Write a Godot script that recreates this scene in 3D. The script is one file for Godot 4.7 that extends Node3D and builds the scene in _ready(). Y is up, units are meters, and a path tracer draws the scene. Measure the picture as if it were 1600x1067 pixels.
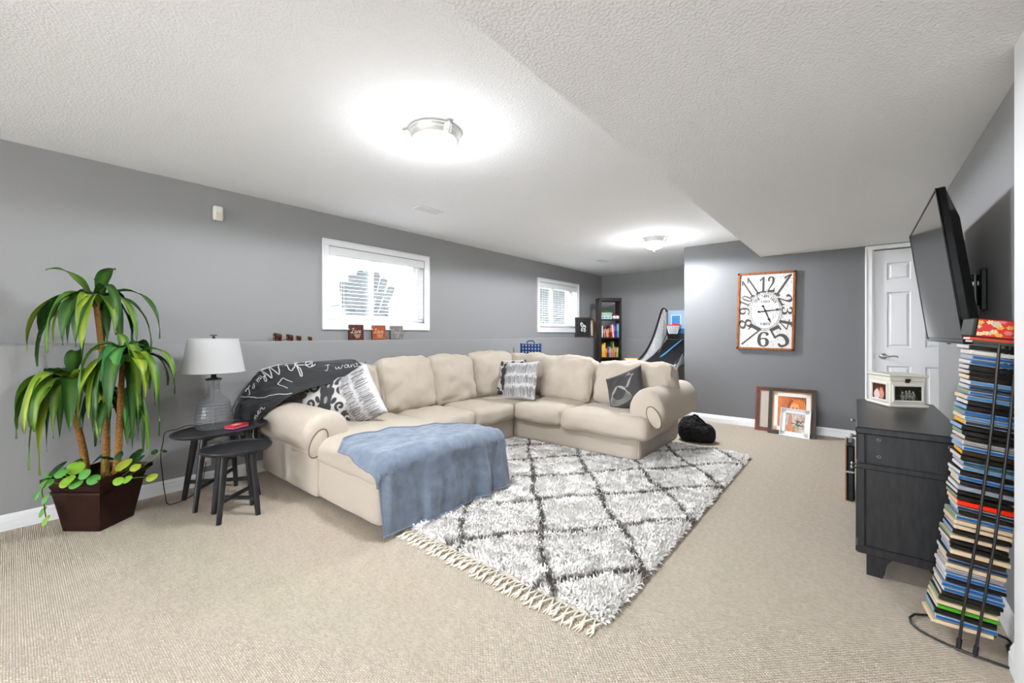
extends Node3D

const EYE := 1.2
const WALL_X := -4.01        # face of the low wall under the ledge
const UPPER_X := -4.19       # face of the wall above the ledge
const LEDGE_Y := 1.137
const CEIL_Y := 2.44
const SOFFIT_Y := 2.19
const FAR_Z := -6.15         # wall with the clock and the door
const BACK_Z := -7.9
const RIGHT_X := 0.478

var rng := RandomNumberGenerator.new()
var M := {}
var used := {}
var noise := FastNoiseLite.new()

func _ready() -> void:
	rng.seed = 7
	noise.seed = 3
	noise.frequency = 1.0
	noise.fractal_octaves = 2
	# ---- camera, sky, exposure ----
	var cam := Camera3D.new()
	cam.name = "camera"
	cam.projection = Camera3D.PROJECTION_FRUSTUM
	cam.near = 0.05
	cam.far = 60.0
	cam.size = 0.05 * 1067.0 / 650.0
	cam.frustum_offset = Vector2(0, -0.05 * 11.5 / 650.0)
	cam.position = Vector3(0, EYE, 0)
	cam.rotation.y = atan2(538.0, 650.0)
	add_child(cam)
	cam.current = true
	var we := WorldEnvironment.new()
	we.name = "world_environment"
	var e := Environment.new()
	e.background_mode = Environment.BG_SKY
	var sm := ProceduralSkyMaterial.new()
	sm.sky_top_color = Color(0.90, 0.93, 0.98)
	sm.sky_horizon_color = Color(0.95, 0.97, 1.0)
	sm.sky_curve = 0.3
	sm.ground_horizon_color = Color(0.8, 0.8, 0.78)
	sm.ground_bottom_color = Color(0.6, 0.6, 0.58)
	sm.sky_energy_multiplier = 3.1
	sm.ground_energy_multiplier = 2.0
	var sky := Sky.new()
	sky.sky_material = sm
	e.sky = sky
	e.tonemap_mode = Environment.TONE_MAPPER_LINEAR
	e.tonemap_exposure = EXPOSURE
	e.sdfgi_enabled = true
	e.ssao_enabled = true
	e.ssil_enabled = true
	we.environment = e
	add_child(we)
	# daylight from high on the window side: it lands on the blinds' slats and the deck
	var sun := DirectionalLight3D.new()
	sun.name = "sun"
	sun.light_color = Color(1.0, 0.985, 0.96)
	sun.light_energy = SUN
	sun.light_angular_distance = 3.0
	sun.shadow_enabled = true
	add_child(sun)
	sun.look_at_from_position(Vector3(-5, 12, 0), Vector3(-5, 12, 0) + Vector3(0.46, -0.87, -0.18))
	materials()
	build_room()
	build_windows()
	build_outside()
	build_door()
	build_ceiling_things()
	build_sofa()
	build_cushions()
	build_blankets()
	build_rug()
	build_plant()
	build_tables()
	build_ledge_things()
	build_bookshelf()
	build_games()
	build_clock()
	build_leaning_frames()
	build_dresser()
	build_tv()
	build_rack()

const EXPOSURE := 1.9
const LAMP := 1.0
const ADDED_UPLIGHT := 2.2
const SUN := 0.4

# ---------------------------------------------------------------- helpers
func numbered(called: String) -> String:
	if not used.has(called):
		used[called] = 0
		return called
	used[called] += 1
	return "%s_%03d" % [called, used[called]]

func tag(o: Node3D, label: String, category: String, group := "") -> Node3D:
	o.set_meta("label", label)
	o.set_meta("category", category)
	if group != "":
		o.set_meta("group", group)
	return o

func thing(called: String, label: String, category: String, at := Vector3.ZERO, turn := 0.0, group := "") -> Node3D:
	var o := Node3D.new()
	o.name = numbered(called)
	add_child(o)
	o.position = at
	o.rotation.y = turn
	tag(o, label, category, group)
	return o

func st() -> SurfaceTool:
	var s := SurfaceTool.new()
	s.begin(Mesh.PRIMITIVE_TRIANGLES)
	s.set_uv(Vector2.ZERO)
	s.set_smooth_group(-1)
	return s

func obj(called: String, s: SurfaceTool, m: Material, parent: Node3D = null, kind := "") -> MeshInstance3D:
	s.generate_normals()
	return inst(called, s.commit(), m, parent, kind)

func inst(called: String, mesh: Mesh, m: Material, parent: Node3D = null, kind := "") -> MeshInstance3D:
	var o := MeshInstance3D.new()
	o.mesh = mesh
	o.material_override = m
	o.cast_shadow = GeometryInstance3D.SHADOW_CASTING_SETTING_ON
	if parent == null:
		o.name = numbered(called)
		add_child(o)
	else:
		var k := 0
		var n := called
		while parent.has_node(n):
			k += 1
			n = "%s_%03d" % [called, k]
		o.name = n
		parent.add_child(o)
	if kind != "":
		o.set_meta("kind", kind)
	return o

func struct(called: String, s: SurfaceTool, m: Material) -> MeshInstance3D:
	return obj(called, s, m, null, "structure")

func tri(s: SurfaceTool, a: Vector3, b: Vector3, c: Vector3) -> void:
	s.add_vertex(a)
	s.add_vertex(c)
	s.add_vertex(b)

func quad(s: SurfaceTool, a: Vector3, b: Vector3, c: Vector3, d: Vector3) -> void:
	tri(s, a, b, c)
	tri(s, a, c, d)

func face(s: SurfaceTool, pts: Array, away: Vector3) -> void:
	var n: Vector3 = (pts[1] - pts[0]).cross(pts[2] - pts[0])
	var mid: Vector3 = Vector3.ZERO
	for p in pts:
		mid += p
	mid /= pts.size()
	var flip: bool = n.dot(mid - away) < 0.0
	for i in range(1, pts.size() - 1):
		if flip:
			tri(s, pts[0], pts[i + 1], pts[i])
		else:
			tri(s, pts[0], pts[i], pts[i + 1])

# a bevelled box; xf places it
func box(s: SurfaceTool, c: Vector3, size: Vector3, bevel := 0.0, xf := Transform3D.IDENTITY) -> void:
	s.set_smooth_group(-1)
	var h := size / 2.0
	var b: float = min(bevel, min(h.x, min(h.y, h.z)) * 0.9)
	var mid: Vector3 = xf * c
	var v := func(sx: int, sy: int, sz: int, ax: int) -> Vector3:
		var p := Vector3(sx * (h.x - (0.0 if ax == 0 else b)), sy * (h.y - (0.0 if ax == 1 else b)), sz * (h.z - (0.0 if ax == 2 else b)))
		return xf * (c + p)
	for g in [-1, 1]:
		face(s, [v.call(g, -1, -1, 0), v.call(g, 1, -1, 0), v.call(g, 1, 1, 0), v.call(g, -1, 1, 0)], mid)
		face(s, [v.call(-1, g, -1, 1), v.call(1, g, -1, 1), v.call(1, g, 1, 1), v.call(-1, g, 1, 1)], mid)
		face(s, [v.call(-1, -1, g, 2), v.call(1, -1, g, 2), v.call(1, 1, g, 2), v.call(-1, 1, g, 2)], mid)
	if b <= 0.0:
		return
	for g in [-1, 1]:
		for k in [-1, 1]:
			face(s, [v.call(g, k, -1, 0), v.call(g, k, 1, 0), v.call(g, k, 1, 1), v.call(g, k, -1, 1)], mid)
			face(s, [v.call(g, -1, k, 0), v.call(g, 1, k, 0), v.call(g, 1, k, 2), v.call(g, -1, k, 2)], mid)
			face(s, [v.call(-1, g, k, 1), v.call(1, g, k, 1), v.call(1, g, k, 2), v.call(-1, g, k, 2)], mid)
			for j in [-1, 1]:
				face(s, [v.call(g, k, j, 0), v.call(g, k, j, 1), v.call(g, k, j, 2)], mid)

func span(s: SurfaceTool, lo: Vector3, hi: Vector3, bevel := 0.0) -> void:
	box(s, (lo + hi) / 2.0, (hi - lo).abs(), bevel)

# a tube along points; r is a number or one radius per point
func tube(s: SurfaceTool, pts: Array, r: Variant, sides := 8, closed := false, squash := 1.0) -> void:
	s.set_smooth_group(0)
	var n := pts.size()
	var rings := []
	var side := Vector3.ZERO
	for i in n:
		var a: Vector3 = pts[(i - 1 + n) % n] if closed else pts[max(i - 1, 0)]
		var b: Vector3 = pts[(i + 1) % n] if closed else pts[min(i + 1, n - 1)]
		var d := (b - a).normalized()
		if side == Vector3.ZERO:
			side = d.cross(Vector3.UP if abs(d.y) < 0.9 else Vector3.RIGHT).normalized()
		side = (side - d * side.dot(d)).normalized()
		var up := side.cross(d)
		var rad: float = r[i] if r is Array else r
		var ring := []
		for k in sides:
			var t := TAU * k / sides
			ring.append(pts[i] + (side * cos(t) + up * sin(t) * squash) * rad)
		rings.append(ring)
	for i in (n if closed else n - 1):
		for k in sides:
			var k2 := (k + 1) % sides
			quad(s, rings[i][k], rings[(i + 1) % n][k], rings[(i + 1) % n][k2], rings[i][k2])
	if not closed:
		s.set_smooth_group(-1)
		for k in range(1, sides - 1):
			tri(s, rings[0][0], rings[0][k], rings[0][k + 1])
			tri(s, rings[n - 1][0], rings[n - 1][k + 1], rings[n - 1][k])
		s.set_smooth_group(0)

# more points on a smooth curve through the given ones
func smooth(P: Array, n := 6) -> Array:
	var out := []
	for i in P.size() - 1:
		for k in n:
			out.append(P[i].cubic_interpolate(P[i + 1], P[max(i - 1, 0)], P[min(i + 2, P.size() - 1)], float(k) / n))
	out.append(P[-1])
	return out

# profile of Vector2(radius, height) turned about y
func lathe(s: SurfaceTool, prof: Array, seg := 32, at := Vector3.ZERO, flute := 0.0, flutes := 0) -> void:
	s.set_smooth_group(0)
	var pt := func(i: int, k: int) -> Vector3:
		var t := TAU * k / seg
		var rad: float = prof[i].x
		if flutes > 0:
			rad *= 1.0 - flute * abs(sin(t * flutes / 2.0))
		return at + Vector3(cos(t) * rad, prof[i].y, sin(t) * rad)
	for i in prof.size() - 1:
		for k in seg:
			quad(s, pt.call(i, k), pt.call(i + 1, k), pt.call(i + 1, (k + 1) % seg), pt.call(i, (k + 1) % seg))

# surface from a function of (u, v) in 0..1, with UVs
func grid(s: SurfaceTool, f: Callable, nu: int, nv: int, flip := false) -> void:
	s.set_smooth_group(0)
	var P := []
	for i in nu + 1:
		var row := PackedVector3Array()
		for j in nv + 1:
			row.append(f.call(float(i) / nu, float(j) / nv))
		P.append(row)
	var put := func(i: int, j: int) -> void:
		s.set_uv(Vector2(float(i) / nu, 1.0 - float(j) / nv))
		s.add_vertex(P[i][j])
	for i in nu:
		for j in nv:
			if flip:
				for c in [[0, 0], [1, 0], [1, 1], [0, 0], [1, 1], [0, 1]]:
					put.call(i + c[0], j + c[1])
			else:
				for c in [[0, 0], [1, 1], [1, 0], [0, 0], [0, 1], [1, 1]]:
					put.call(i + c[0], j + c[1])

# flat polygon in xy, extruded along z from z0 to z1
func prism(s: SurfaceTool, poly: PackedVector2Array, z0: float, z1: float, xf := Transform3D.IDENTITY) -> void:
	s.set_smooth_group(-1)
	var P := poly
	if Geometry2D.is_polygon_clockwise(P):
		P = P.duplicate()
		P.reverse()
	var idx := Geometry2D.triangulate_polygon(P)
	var a := func(k: int, z: float) -> Vector3: return xf * Vector3(P[k].x, P[k].y, z)
	for i in range(0, idx.size(), 3):
		var q := [idx[i], idx[i + 1], idx[i + 2]]
		if (P[q[1]] - P[q[0]]).cross(P[q[2]] - P[q[0]]) < 0:
			q = [q[0], q[2], q[1]]
		tri(s, a.call(q[0], z1), a.call(q[1], z1), a.call(q[2], z1))
		tri(s, a.call(q[0], z0), a.call(q[2], z0), a.call(q[1], z0))
	for i in P.size():
		var j := (i + 1) % P.size()
		quad(s, a.call(i, z0), a.call(j, z0), a.call(j, z1), a.call(i, z1))

# a stuffed, rounded box about the origin
func soft(s: SurfaceTool, size: Vector3, r: float, bulge: Vector3, n := 14, wr := 0.006, sd := 0.0, xf := Transform3D.IDENTITY, sag := 0.0) -> void:
	s.set_smooth_group(0)
	var h := size / 2.0
	for ax in 3:
		for sg in [-1.0, 1.0]:
			var a1: int = (ax + 1) % 3
			var a2: int = (ax + 2) % 3
			var fn := func(u: float, v: float) -> Vector3:
				var q := Vector3.ZERO
				q[ax] = sg * h[ax]
				q[a1] = lerpf(u * 2 - 1, sin((u * 2 - 1) * PI / 2), 0.7) * h[a1]
				q[a2] = lerpf(v * 2 - 1, sin((v * 2 - 1) * PI / 2), 0.7) * h[a2]
				var inner := Vector3(clampf(q.x, -h.x + r, h.x - r), clampf(q.y, -h.y + r, h.y - r), clampf(q.z, -h.z + r, h.z - r))
				var d := (q - inner).normalized()
				var p := inner + d * r
				var w := Vector3(p.x / h.x, p.y / h.y, p.z / h.z)
				p.x += bulge.x * w.x * (1 - w.y * w.y) * (1 - w.z * w.z)
				p.y += bulge.y * w.y * (1 - w.x * w.x) * (1 - w.z * w.z)
				p.z += bulge.z * w.z * (1 - w.x * w.x) * (1 - w.y * w.y)
				p.y -= sag * (1 - w.x * w.x) * maxf(w.y, 0.0)
				var t := p * 5.0 + Vector3(sd * 7.3, sd * 3.1, sd)
				p += d * (noise.get_noise_3dv(t) * wr + noise.get_noise_3dv(Vector3(t.x * 3.0, t.y * 0.8, t.z * 3.0)) * wr * 0.35)
				return xf * p
			grid(s, fn, n, n, sg < 0)

# a throw pillow in xy, thickness along z, about the origin; each side mapped 0..1
func pillow(s: SurfaceTool, w: float, hh: float, thick: float, sd := 0.0, n := 20) -> void:
	for sg in [-1.0, 1.0]:
		var fn := func(u: float, v: float) -> Vector3:
			var x := u * 2 - 1
			var y := v * 2 - 1
			var k := (1 - x * x) * (1 - y * y)
			var pin := 1.0 - 0.07 * (1 - x * x) * absf(y) - 0.07 * (1 - y * y) * absf(x)
			var p := Vector3(x * w / 2 * pin, y * hh / 2 * pin, sg * thick / 2 * pow(k, 0.42))
			p.z += noise.get_noise_3d(p.x * 7 + sd, p.y * 7, sd) * 0.02 * pow(k, 0.5)
			return p
		grid(s, fn, n, n, sg < 0)

# triangles of a text, centred, scaled to the given height (and width)
func ttris(text: String, font: String, hgt: float, wid := 0.0, bold := false) -> PackedVector2Array:
	var t := TextMesh.new()
	var f := SystemFont.new()
	f.font_names = PackedStringArray([font])
	if bold:
		f.font_weight = 700
	t.font = f
	t.font_size = 64
	t.pixel_size = 0.01
	t.depth = 0.0
	t.text = text
	var a: Array = t.get_mesh_arrays()
	var V: PackedVector3Array = a[Mesh.ARRAY_VERTEX]
	var I: PackedInt32Array = a[Mesh.ARRAY_INDEX] if a[Mesh.ARRAY_INDEX] != null else PackedInt32Array()
	var P := PackedVector2Array()
	if I.size() > 0:
		for i in I:
			P.append(Vector2(V[i].x, V[i].y))
	else:
		for q in V:
			P.append(Vector2(q.x, q.y))
	var lo := P[0]
	var hi := P[0]
	for q in P:
		lo = lo.min(q)
		hi = hi.max(q)
	var k := hgt / (hi.y - lo.y)
	var kx := k if wid == 0.0 else wid / (hi.x - lo.x)
	for i in P.size():
		P[i] = (P[i] - (lo + hi) / 2) * Vector2(kx, k)
	return P

# thin flat letters carried to space by a function of Vector2
func letters(s: SurfaceTool, T: PackedVector2Array, f: Callable) -> void:
	s.set_smooth_group(-1)
	for i in range(0, T.size(), 3):
		var a: Vector3 = f.call(T[i])
		var b: Vector3 = f.call(T[i + 1])
		var c: Vector3 = f.call(T[i + 2])
		if (T[i + 1] - T[i]).cross(T[i + 2] - T[i]) < 0:
			tri(s, a, c, b)
		else:
			tri(s, a, b, c)

# ---- small pictures
func img(w: int, h: int, c: Color) -> Image:
	var im := Image.create(w, h, false, Image.FORMAT_RGB8)
	im.fill(c)
	return im

func blob(im: Image, cx: float, cy: float, rx: float, ry: float, c: Color, turn := 0.0) -> void:
	var R: float = max(rx, ry)
	for y in range(max(0, int(cy - R)), min(im.get_height(), int(cy + R) + 1)):
		for x in range(max(0, int(cx - R)), min(im.get_width(), int(cx + R) + 1)):
			var d := Vector2(x - cx, y - cy).rotated(-turn)
			var q := d.x * d.x / (rx * rx) + d.y * d.y / (ry * ry)
			if q < 1.0:
				im.set_pixel(x, y, im.get_pixel(x, y).lerp(c, clampf((1.0 - q) * 4.0, 0, 1)))

func stroke(im: Image, pts: Array, r: float, c: Color) -> void:
	for i in pts.size() - 1:
		var a: Vector2 = pts[i]
		var b: Vector2 = pts[i + 1]
		var n := int(a.distance_to(b) / (r * 0.6)) + 1
		for k in n + 1:
			var p := a.lerp(b, float(k) / n)
			blob(im, p.x, p.y, r, r, c)

func tex(im: Image) -> ImageTexture:
	return ImageTexture.create_from_image(im)

func mat(c: Color, rough := 0.6, metal := 0.0) -> StandardMaterial3D:
	var m := StandardMaterial3D.new()
	m.albedo_color = c
	m.roughness = rough
	m.metallic = metal
	m.metallic_specular = 0.4
	return m

func ntex(freq: float, kind: int, sd: int, lo: Color, hi: Color, oct := 3, size := 512) -> NoiseTexture2D:
	var n := FastNoiseLite.new()
	n.noise_type = kind
	n.frequency = freq
	n.seed = sd
	n.fractal_octaves = oct
	if kind == FastNoiseLite.TYPE_CELLULAR:
		n.fractal_type = FastNoiseLite.FRACTAL_NONE
	var t := NoiseTexture2D.new()
	t.width = size
	t.height = size
	t.seamless = true
	t.noise = n
	var g := Gradient.new()
	g.set_color(0, lo)
	g.set_color(1, hi)
	t.color_ramp = g
	return t

func triplanar(m: StandardMaterial3D, scale: float, world := true) -> StandardMaterial3D:
	m.uv1_triplanar = true
	m.uv1_world_triplanar = world
	m.uv1_scale = Vector3(scale, scale, scale)
	m.uv1_triplanar_sharpness = 4.0
	return m

func relief(m: StandardMaterial3D, t: Texture2D, cm: float) -> StandardMaterial3D:
	m.heightmap_enabled = true
	m.heightmap_texture = t
	m.heightmap_scale = cm
	return m

func pic(im: Image, rough := 0.5) -> StandardMaterial3D:
	var m := mat(Color.WHITE, rough)
	m.albedo_texture = tex(im)
	return m

# a flat picture facing +z, centred at c
func picture(s: SurfaceTool, c: Vector3, w: float, h: float, xf := Transform3D.IDENTITY) -> void:
	s.set_smooth_group(-1)
	var q := [[0, 0], [1, 0], [1, 1], [0, 0], [1, 1], [0, 1]]
	for k in [0, 2, 1, 3, 5, 4]:
		s.set_uv(Vector2(q[k][0], 1 - q[k][1]))
		s.add_vertex(xf * (c + Vector3((q[k][0] - 0.5) * w, (q[k][1] - 0.5) * h, 0)))

# ---------------------------------------------------------------- materials
func materials() -> void:
	var S := FastNoiseLite.TYPE_SIMPLEX_SMOOTH
	var C := FastNoiseLite.TYPE_CELLULAR
	var roller := ntex(0.05, S, 11, Color(0.3, 0.3, 0.3), Color.WHITE, 3)
	M.wall = relief(triplanar(mat(Color(0.585, 0.583, 0.582), 0.55), 3.0), roller, 0.05)
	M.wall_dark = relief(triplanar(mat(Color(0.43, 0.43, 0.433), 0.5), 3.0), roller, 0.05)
	M.ceiling = relief(triplanar(mat(Color(0.955, 0.955, 0.955), 0.9), 3.2), ntex(0.036, S, 5, Color.BLACK, Color.WHITE, 3, 512), 0.27)
	M.trim = mat(Color(0.93, 0.93, 0.93), 0.35)
	M.door = mat(Color(0.90, 0.90, 0.905), 0.4)
	# berber loops: rows of small offset domes
	var loops := Image.create(256, 256, false, Image.FORMAT_RGB8)
	var fleck := Image.create(256, 256, false, Image.FORMAT_RGB8)
	var r2 := RandomNumberGenerator.new()
	r2.seed = 21
	var tone := []
	for k in 32 * 16:
		tone.append(r2.randf())
	for y in 256:
		for x in 256:
			var row := y / 8
			var off := 8 if row % 2 == 1 else 0
			var cx := ((x + off) % 256) / 16
			var u := (((x + off) % 16) - 7.5) / 8.0
			var v := ((y % 8) - 3.5) / 4.2
			var h := sqrt(maxf(0.0, 1.0 - u * u * 0.9 - v * v * 0.85))
			h *= 0.75 + 0.25 * tone[row * 16 + cx]
			loops.set_pixel(x, y, Color(h, h, h))
			var q: float = 0.93 + 0.07 * tone[(row * 16 + cx * 7) % 512]
			fleck.set_pixel(x, y, Color(q, q * 0.995, q * 0.985))
	M.carpet = mat(Color(0.895, 0.84, 0.765), 0.95)
	M.carpet.albedo_texture = tex(fleck)
	relief(triplanar(M.carpet, 4.2), tex(loops), 1.1)
	# upholstery
	var weave := Image.create(128, 128, false, Image.FORMAT_RGB8)
	var tint := Image.create(128, 128, false, Image.FORMAT_RGB8)
	for y in 128:
		for x in 128:
			var a := 0.5 + 0.5 * sin(x * TAU / 8.0) * sin(y * TAU / 8.0)
			a = clampf(a * 0.7 + r2.randf() * 0.3, 0, 1)
			weave.set_pixel(x, y, Color(a, a, a))
			var b := 0.94 + 0.06 * r2.randf()
			tint.set_pixel(x, y, Color(b, b, b))
	M.sofa = mat(Color(0.765, 0.717, 0.655), 0.9)
	M.sofa.albedo_texture = tex(tint)
	relief(triplanar(M.sofa, 5.0, false), tex(weave), 0.25)
	M.sofa.rim_enabled = true
	M.sofa.rim = 0.3
	M.piping = mat(Color(0.46, 0.41, 0.36), 0.9)
	M.plush = mat(Color(0.47, 0.515, 0.585), 0.75)
	M.plush.albedo_texture = ntex(0.018, S, 31, Color(0.82, 0.82, 0.82), Color(1, 1, 1), 3)
	triplanar(M.plush, 1.2, false)
	relief(M.plush, ntex(0.25, S, 32, Color.BLACK, Color.WHITE, 2, 256), 0.25)
	M.plush.rim_enabled = true
	M.plush.rim = 1.0
	M.plush.rim_tint = 0.3
	M.darkplush = mat(Color(0.20, 0.20, 0.205), 0.85)
	M.darkplush.rim_enabled = true
	M.darkplush.rim = 0.7
	M.print = mat(Color(0.80, 0.80, 0.80), 0.8)
	M.wool = mat(Color.WHITE, 0.95)
	M.wool.vertex_color_use_as_albedo = true
	M.rugbase = mat(Color(0.78, 0.75, 0.71), 0.95)
	M.fringe = mat(Color(0.89, 0.855, 0.79), 0.9)
	# woods, metals, plastics
	M.blackwood = wood(Color(0.125, 0.125, 0.13), Color(0.19, 0.19, 0.195), 0.33, 41)
	M.espresso = wood(Color(0.12, 0.095, 0.085), Color(0.2, 0.155, 0.135), 0.42, 42)
	M.oak = wood(Color(0.42, 0.23, 0.10), Color(0.66, 0.40, 0.19), 0.6, 43)
	M.cherry = wood(Color(0.28, 0.10, 0.05), Color(0.48, 0.20, 0.10), 0.4, 44)
	M.walnut = wood(Color(0.13, 0.09, 0.06), Color(0.27, 0.18, 0.11), 0.4, 45)
	M.carved = wood(Color(0.18, 0.07, 0.04), Color(0.42, 0.17, 0.09), 0.45, 46)
	M.black = mat(Color(0.035, 0.035, 0.037), 0.45)
	M.blackmetal = mat(Color(0.05, 0.05, 0.052), 0.4)
	M.blackmetal.metallic_specular = 0.6
	M.gloss = mat(Color(0.02, 0.02, 0.022), 0.12)
	M.nickel = mat(Color(0.72, 0.71, 0.69), 0.3, 0.95)
	M.steel = mat(Color(0.6, 0.6, 0.6), 0.35, 0.9)
	M.plasticwhite = mat(Color(0.90, 0.88, 0.83), 0.45)
	M.white = mat(Color(0.9, 0.9, 0.9), 0.5)
	M.cream = mat(Color(0.86, 0.84, 0.79), 0.5)
	M.paper = mat(Color(0.88, 0.86, 0.82), 0.8)
	M.ink = mat(Color(0.30, 0.27, 0.25), 0.7)
	M.glass = mat(Color(0.9, 0.95, 0.95, 0.06), 0.02)
	M.glass.transparency = BaseMaterial3D.TRANSPARENCY_ALPHA
	M.smoke = mat(Color(0.42, 0.43, 0.44, 0.24), 0.04)
	M.smoke.transparency = BaseMaterial3D.TRANSPARENCY_ALPHA
	M.net = mat(Color(0.9, 0.9, 0.9), 0.9)

func wood(a: Color, b: Color, rough: float, sd: int) -> StandardMaterial3D:
	var m := mat(Color.WHITE, rough)
	var n := ntex(0.02, FastNoiseLite.TYPE_SIMPLEX_SMOOTH, sd, a, b, 4, 256)
	m.albedo_texture = n
	triplanar(m, 1.0, false)
	m.uv1_scale = Vector3(6.0, 1.2, 6.0)
	return m

# ---------------------------------------------------------------- room
func build_room() -> void:
	var s := st()
	span(s, Vector3(-4.5, -0.2, -8.3), Vector3(2.0, 0.0, 6.8))
	struct("floor", s, M.carpet)
	s = st()
	span(s, Vector3(-4.5, CEIL_Y, -8.3), Vector3(2.0, CEIL_Y + 0.2, 6.8))
	struct("ceiling", s, M.ceiling)
	s = st()
	span(s, Vector3(-0.945, SOFFIT_Y, FAR_Z - 0.1), Vector3(1.9, CEIL_Y + 0.02, 6.8))
	struct("ceiling", s, M.ceiling)
	# left wall: thick low wall with a ledge, thinner wall above with two window openings
	s = st()
	span(s, Vector3(-4.45, 0, -8.3), Vector3(WALL_X, LEDGE_Y, 6.8), 0.012)
	span(s, Vector3(-4.45, LEDGE_Y - 0.01, -8.3), Vector3(UPPER_X, 1.33, 6.8))
	span(s, Vector3(-4.45, 2.1, -8.3), Vector3(UPPER_X, CEIL_Y + 0.05, 6.8))
	for z in [[6.8, -2.09], [-3.315, -5.79], [-7.02, -8.3]]:
		span(s, Vector3(-4.45, 1.33, z[1]), Vector3(UPPER_X, 2.1, z[0]))
	struct("wall_left", s, M.wall)
	s = st()
	span(s, Vector3(-4.4, 0, -8.3), Vector3(-1.7, LEDGE_Y, BACK_Z), 0.012)
	span(s, Vector3(-4.4, LEDGE_Y - 0.01, -8.3), Vector3(-1.7, CEIL_Y + 0.05, BACK_Z - 0.17))
	struct("wall_back", s, M.wall)
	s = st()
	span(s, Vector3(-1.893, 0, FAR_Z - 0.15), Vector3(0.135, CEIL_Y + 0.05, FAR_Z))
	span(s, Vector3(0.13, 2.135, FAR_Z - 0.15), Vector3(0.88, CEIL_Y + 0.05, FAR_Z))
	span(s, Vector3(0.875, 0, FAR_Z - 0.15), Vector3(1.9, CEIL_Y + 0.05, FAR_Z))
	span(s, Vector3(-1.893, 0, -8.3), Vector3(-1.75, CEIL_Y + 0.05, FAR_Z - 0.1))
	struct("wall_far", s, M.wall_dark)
	s = st()
	span(s, Vector3(0.1, 0, FAR_Z - 0.6), Vector3(1.0, 2.3, FAR_Z - 0.5))
	struct("wall_closet", s, M.wall)
	s = st()
	span(s, Vector3(RIGHT_X, 0, -4.455), Vector3(1.7, SOFFIT_Y + 0.05, -2.27))
	span(s, Vector3(1.55, 0, FAR_Z), Vector3(1.7, SOFFIT_Y + 0.05, -4.45))
	struct("wall_right", s, M.wall)
	s = st()
	span(s, Vector3(0.436, 0, -2.275), Vector3(1.7, SOFFIT_Y + 0.05, 6.8))
	struct("wall_near", s, M.wall)
	s = st()
	# wall behind the camera; its wide garden door is added for daylight fill
	span(s, Vector3(-4.4, 0, 6.5), Vector3(-3.9, CEIL_Y + 0.05, 6.8))
	span(s, Vector3(0.1, 0, 6.5), Vector3(1.7, CEIL_Y + 0.05, 6.8))
	span(s, Vector3(-3.9, 2.1, 6.5), Vector3(0.1, CEIL_Y + 0.05, 6.8))
	struct("wall_front", s, M.wall)
	var gd := Node3D.new()
	gd.name = "window_3"
	add_child(gd)
	gd.set_meta("kind", "structure")
	gd.position = Vector3(-1.9, 0, 6.6)
	s = st()
	span(s, Vector3(-2.0, 0.0, -0.03), Vector3(2.0, 0.06, 0.05), 0.004)
	span(s, Vector3(-2.0, 2.04, -0.03), Vector3(2.0, 2.1, 0.05), 0.004)
	for x in [-1.97, 0.0, 1.97]:
		span(s, Vector3(x - 0.03, 0.06, -0.03), Vector3(x + 0.03, 2.04, 0.05), 0.004)
	obj("frame", s, M.white, gd)
	for x in [-0.985, 0.985]:
		s = st()
		span(s, Vector3(x - 0.955, 0.06, -0.002), Vector3(x + 0.955, 2.04, 0.002))
		obj("pane", s, M.glass, gd)
	# baseboards: stepped profile run along the walls
	board("baseboard_left", Vector3(WALL_X, 0, 6.5), Vector3(WALL_X, 0, BACK_Z), Vector3(1, 0, 0))
	board("baseboard_far", Vector3(0.07, 0, FAR_Z), Vector3(-1.893, 0, FAR_Z), Vector3(0, 0, 1))
	board("baseboard_right", Vector3(RIGHT_X, 0, -4.455), Vector3(RIGHT_X, 0, -2.28), Vector3(-1, 0, 0))
	board("baseboard_near", Vector3(0.436, 0, -2.29), Vector3(0.436, 0, -2.205), Vector3(-1, 0, 0))
	board("baseboard_back", Vector3(-4.0, 0, BACK_Z), Vector3(-1.9, 0, BACK_Z), Vector3(0, 0, 1))
	s = st()
	span(s, Vector3(0.418, 0, -2.205), Vector3(0.45, SOFFIT_Y, -2.09), 0.004)
	struct("trim_1", s, M.trim)

func board(called: String, a: Vector3, b: Vector3, out: Vector3) -> void:
	var prof := [Vector2(0, 0), Vector2(0.015, 0), Vector2(0.015, 0.06), Vector2(0.011, 0.066), Vector2(0.011, 0.078), Vector2(0.006, 0.088), Vector2(0.004, 0.096), Vector2(0, 0.098)]
	var s := st()
	for i in prof.size() - 1:
		var p: Vector3 = a + out * prof[i].x + Vector3.UP * prof[i].y
		var q: Vector3 = a + out * prof[i + 1].x + Vector3.UP * prof[i + 1].y
		face(s, [p, q, q + b - a, p + b - a], (a + b) / 2 + Vector3.UP * 0.03 - out * 0.1)
	for end in [a, b]:
		var pts := []
		for q in prof:
			pts.append(end + out * q.x + Vector3.UP * q.y)
		face(s, pts, (a + b) / 2)
	struct(called, s, M.trim)

# a window in the left wall: casing, frame, two sashes with panes; then its blind
func build_windows() -> void:
	window("window_1", -2.028, -3.394, 1.245, 2.18, "white slatted blind in the nearer window, above the carved plaques")
	window("window_2", -5.729, -7.085, 1.23, 2.17, "white slatted blind in the farther window, beside the bookshelf")

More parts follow.
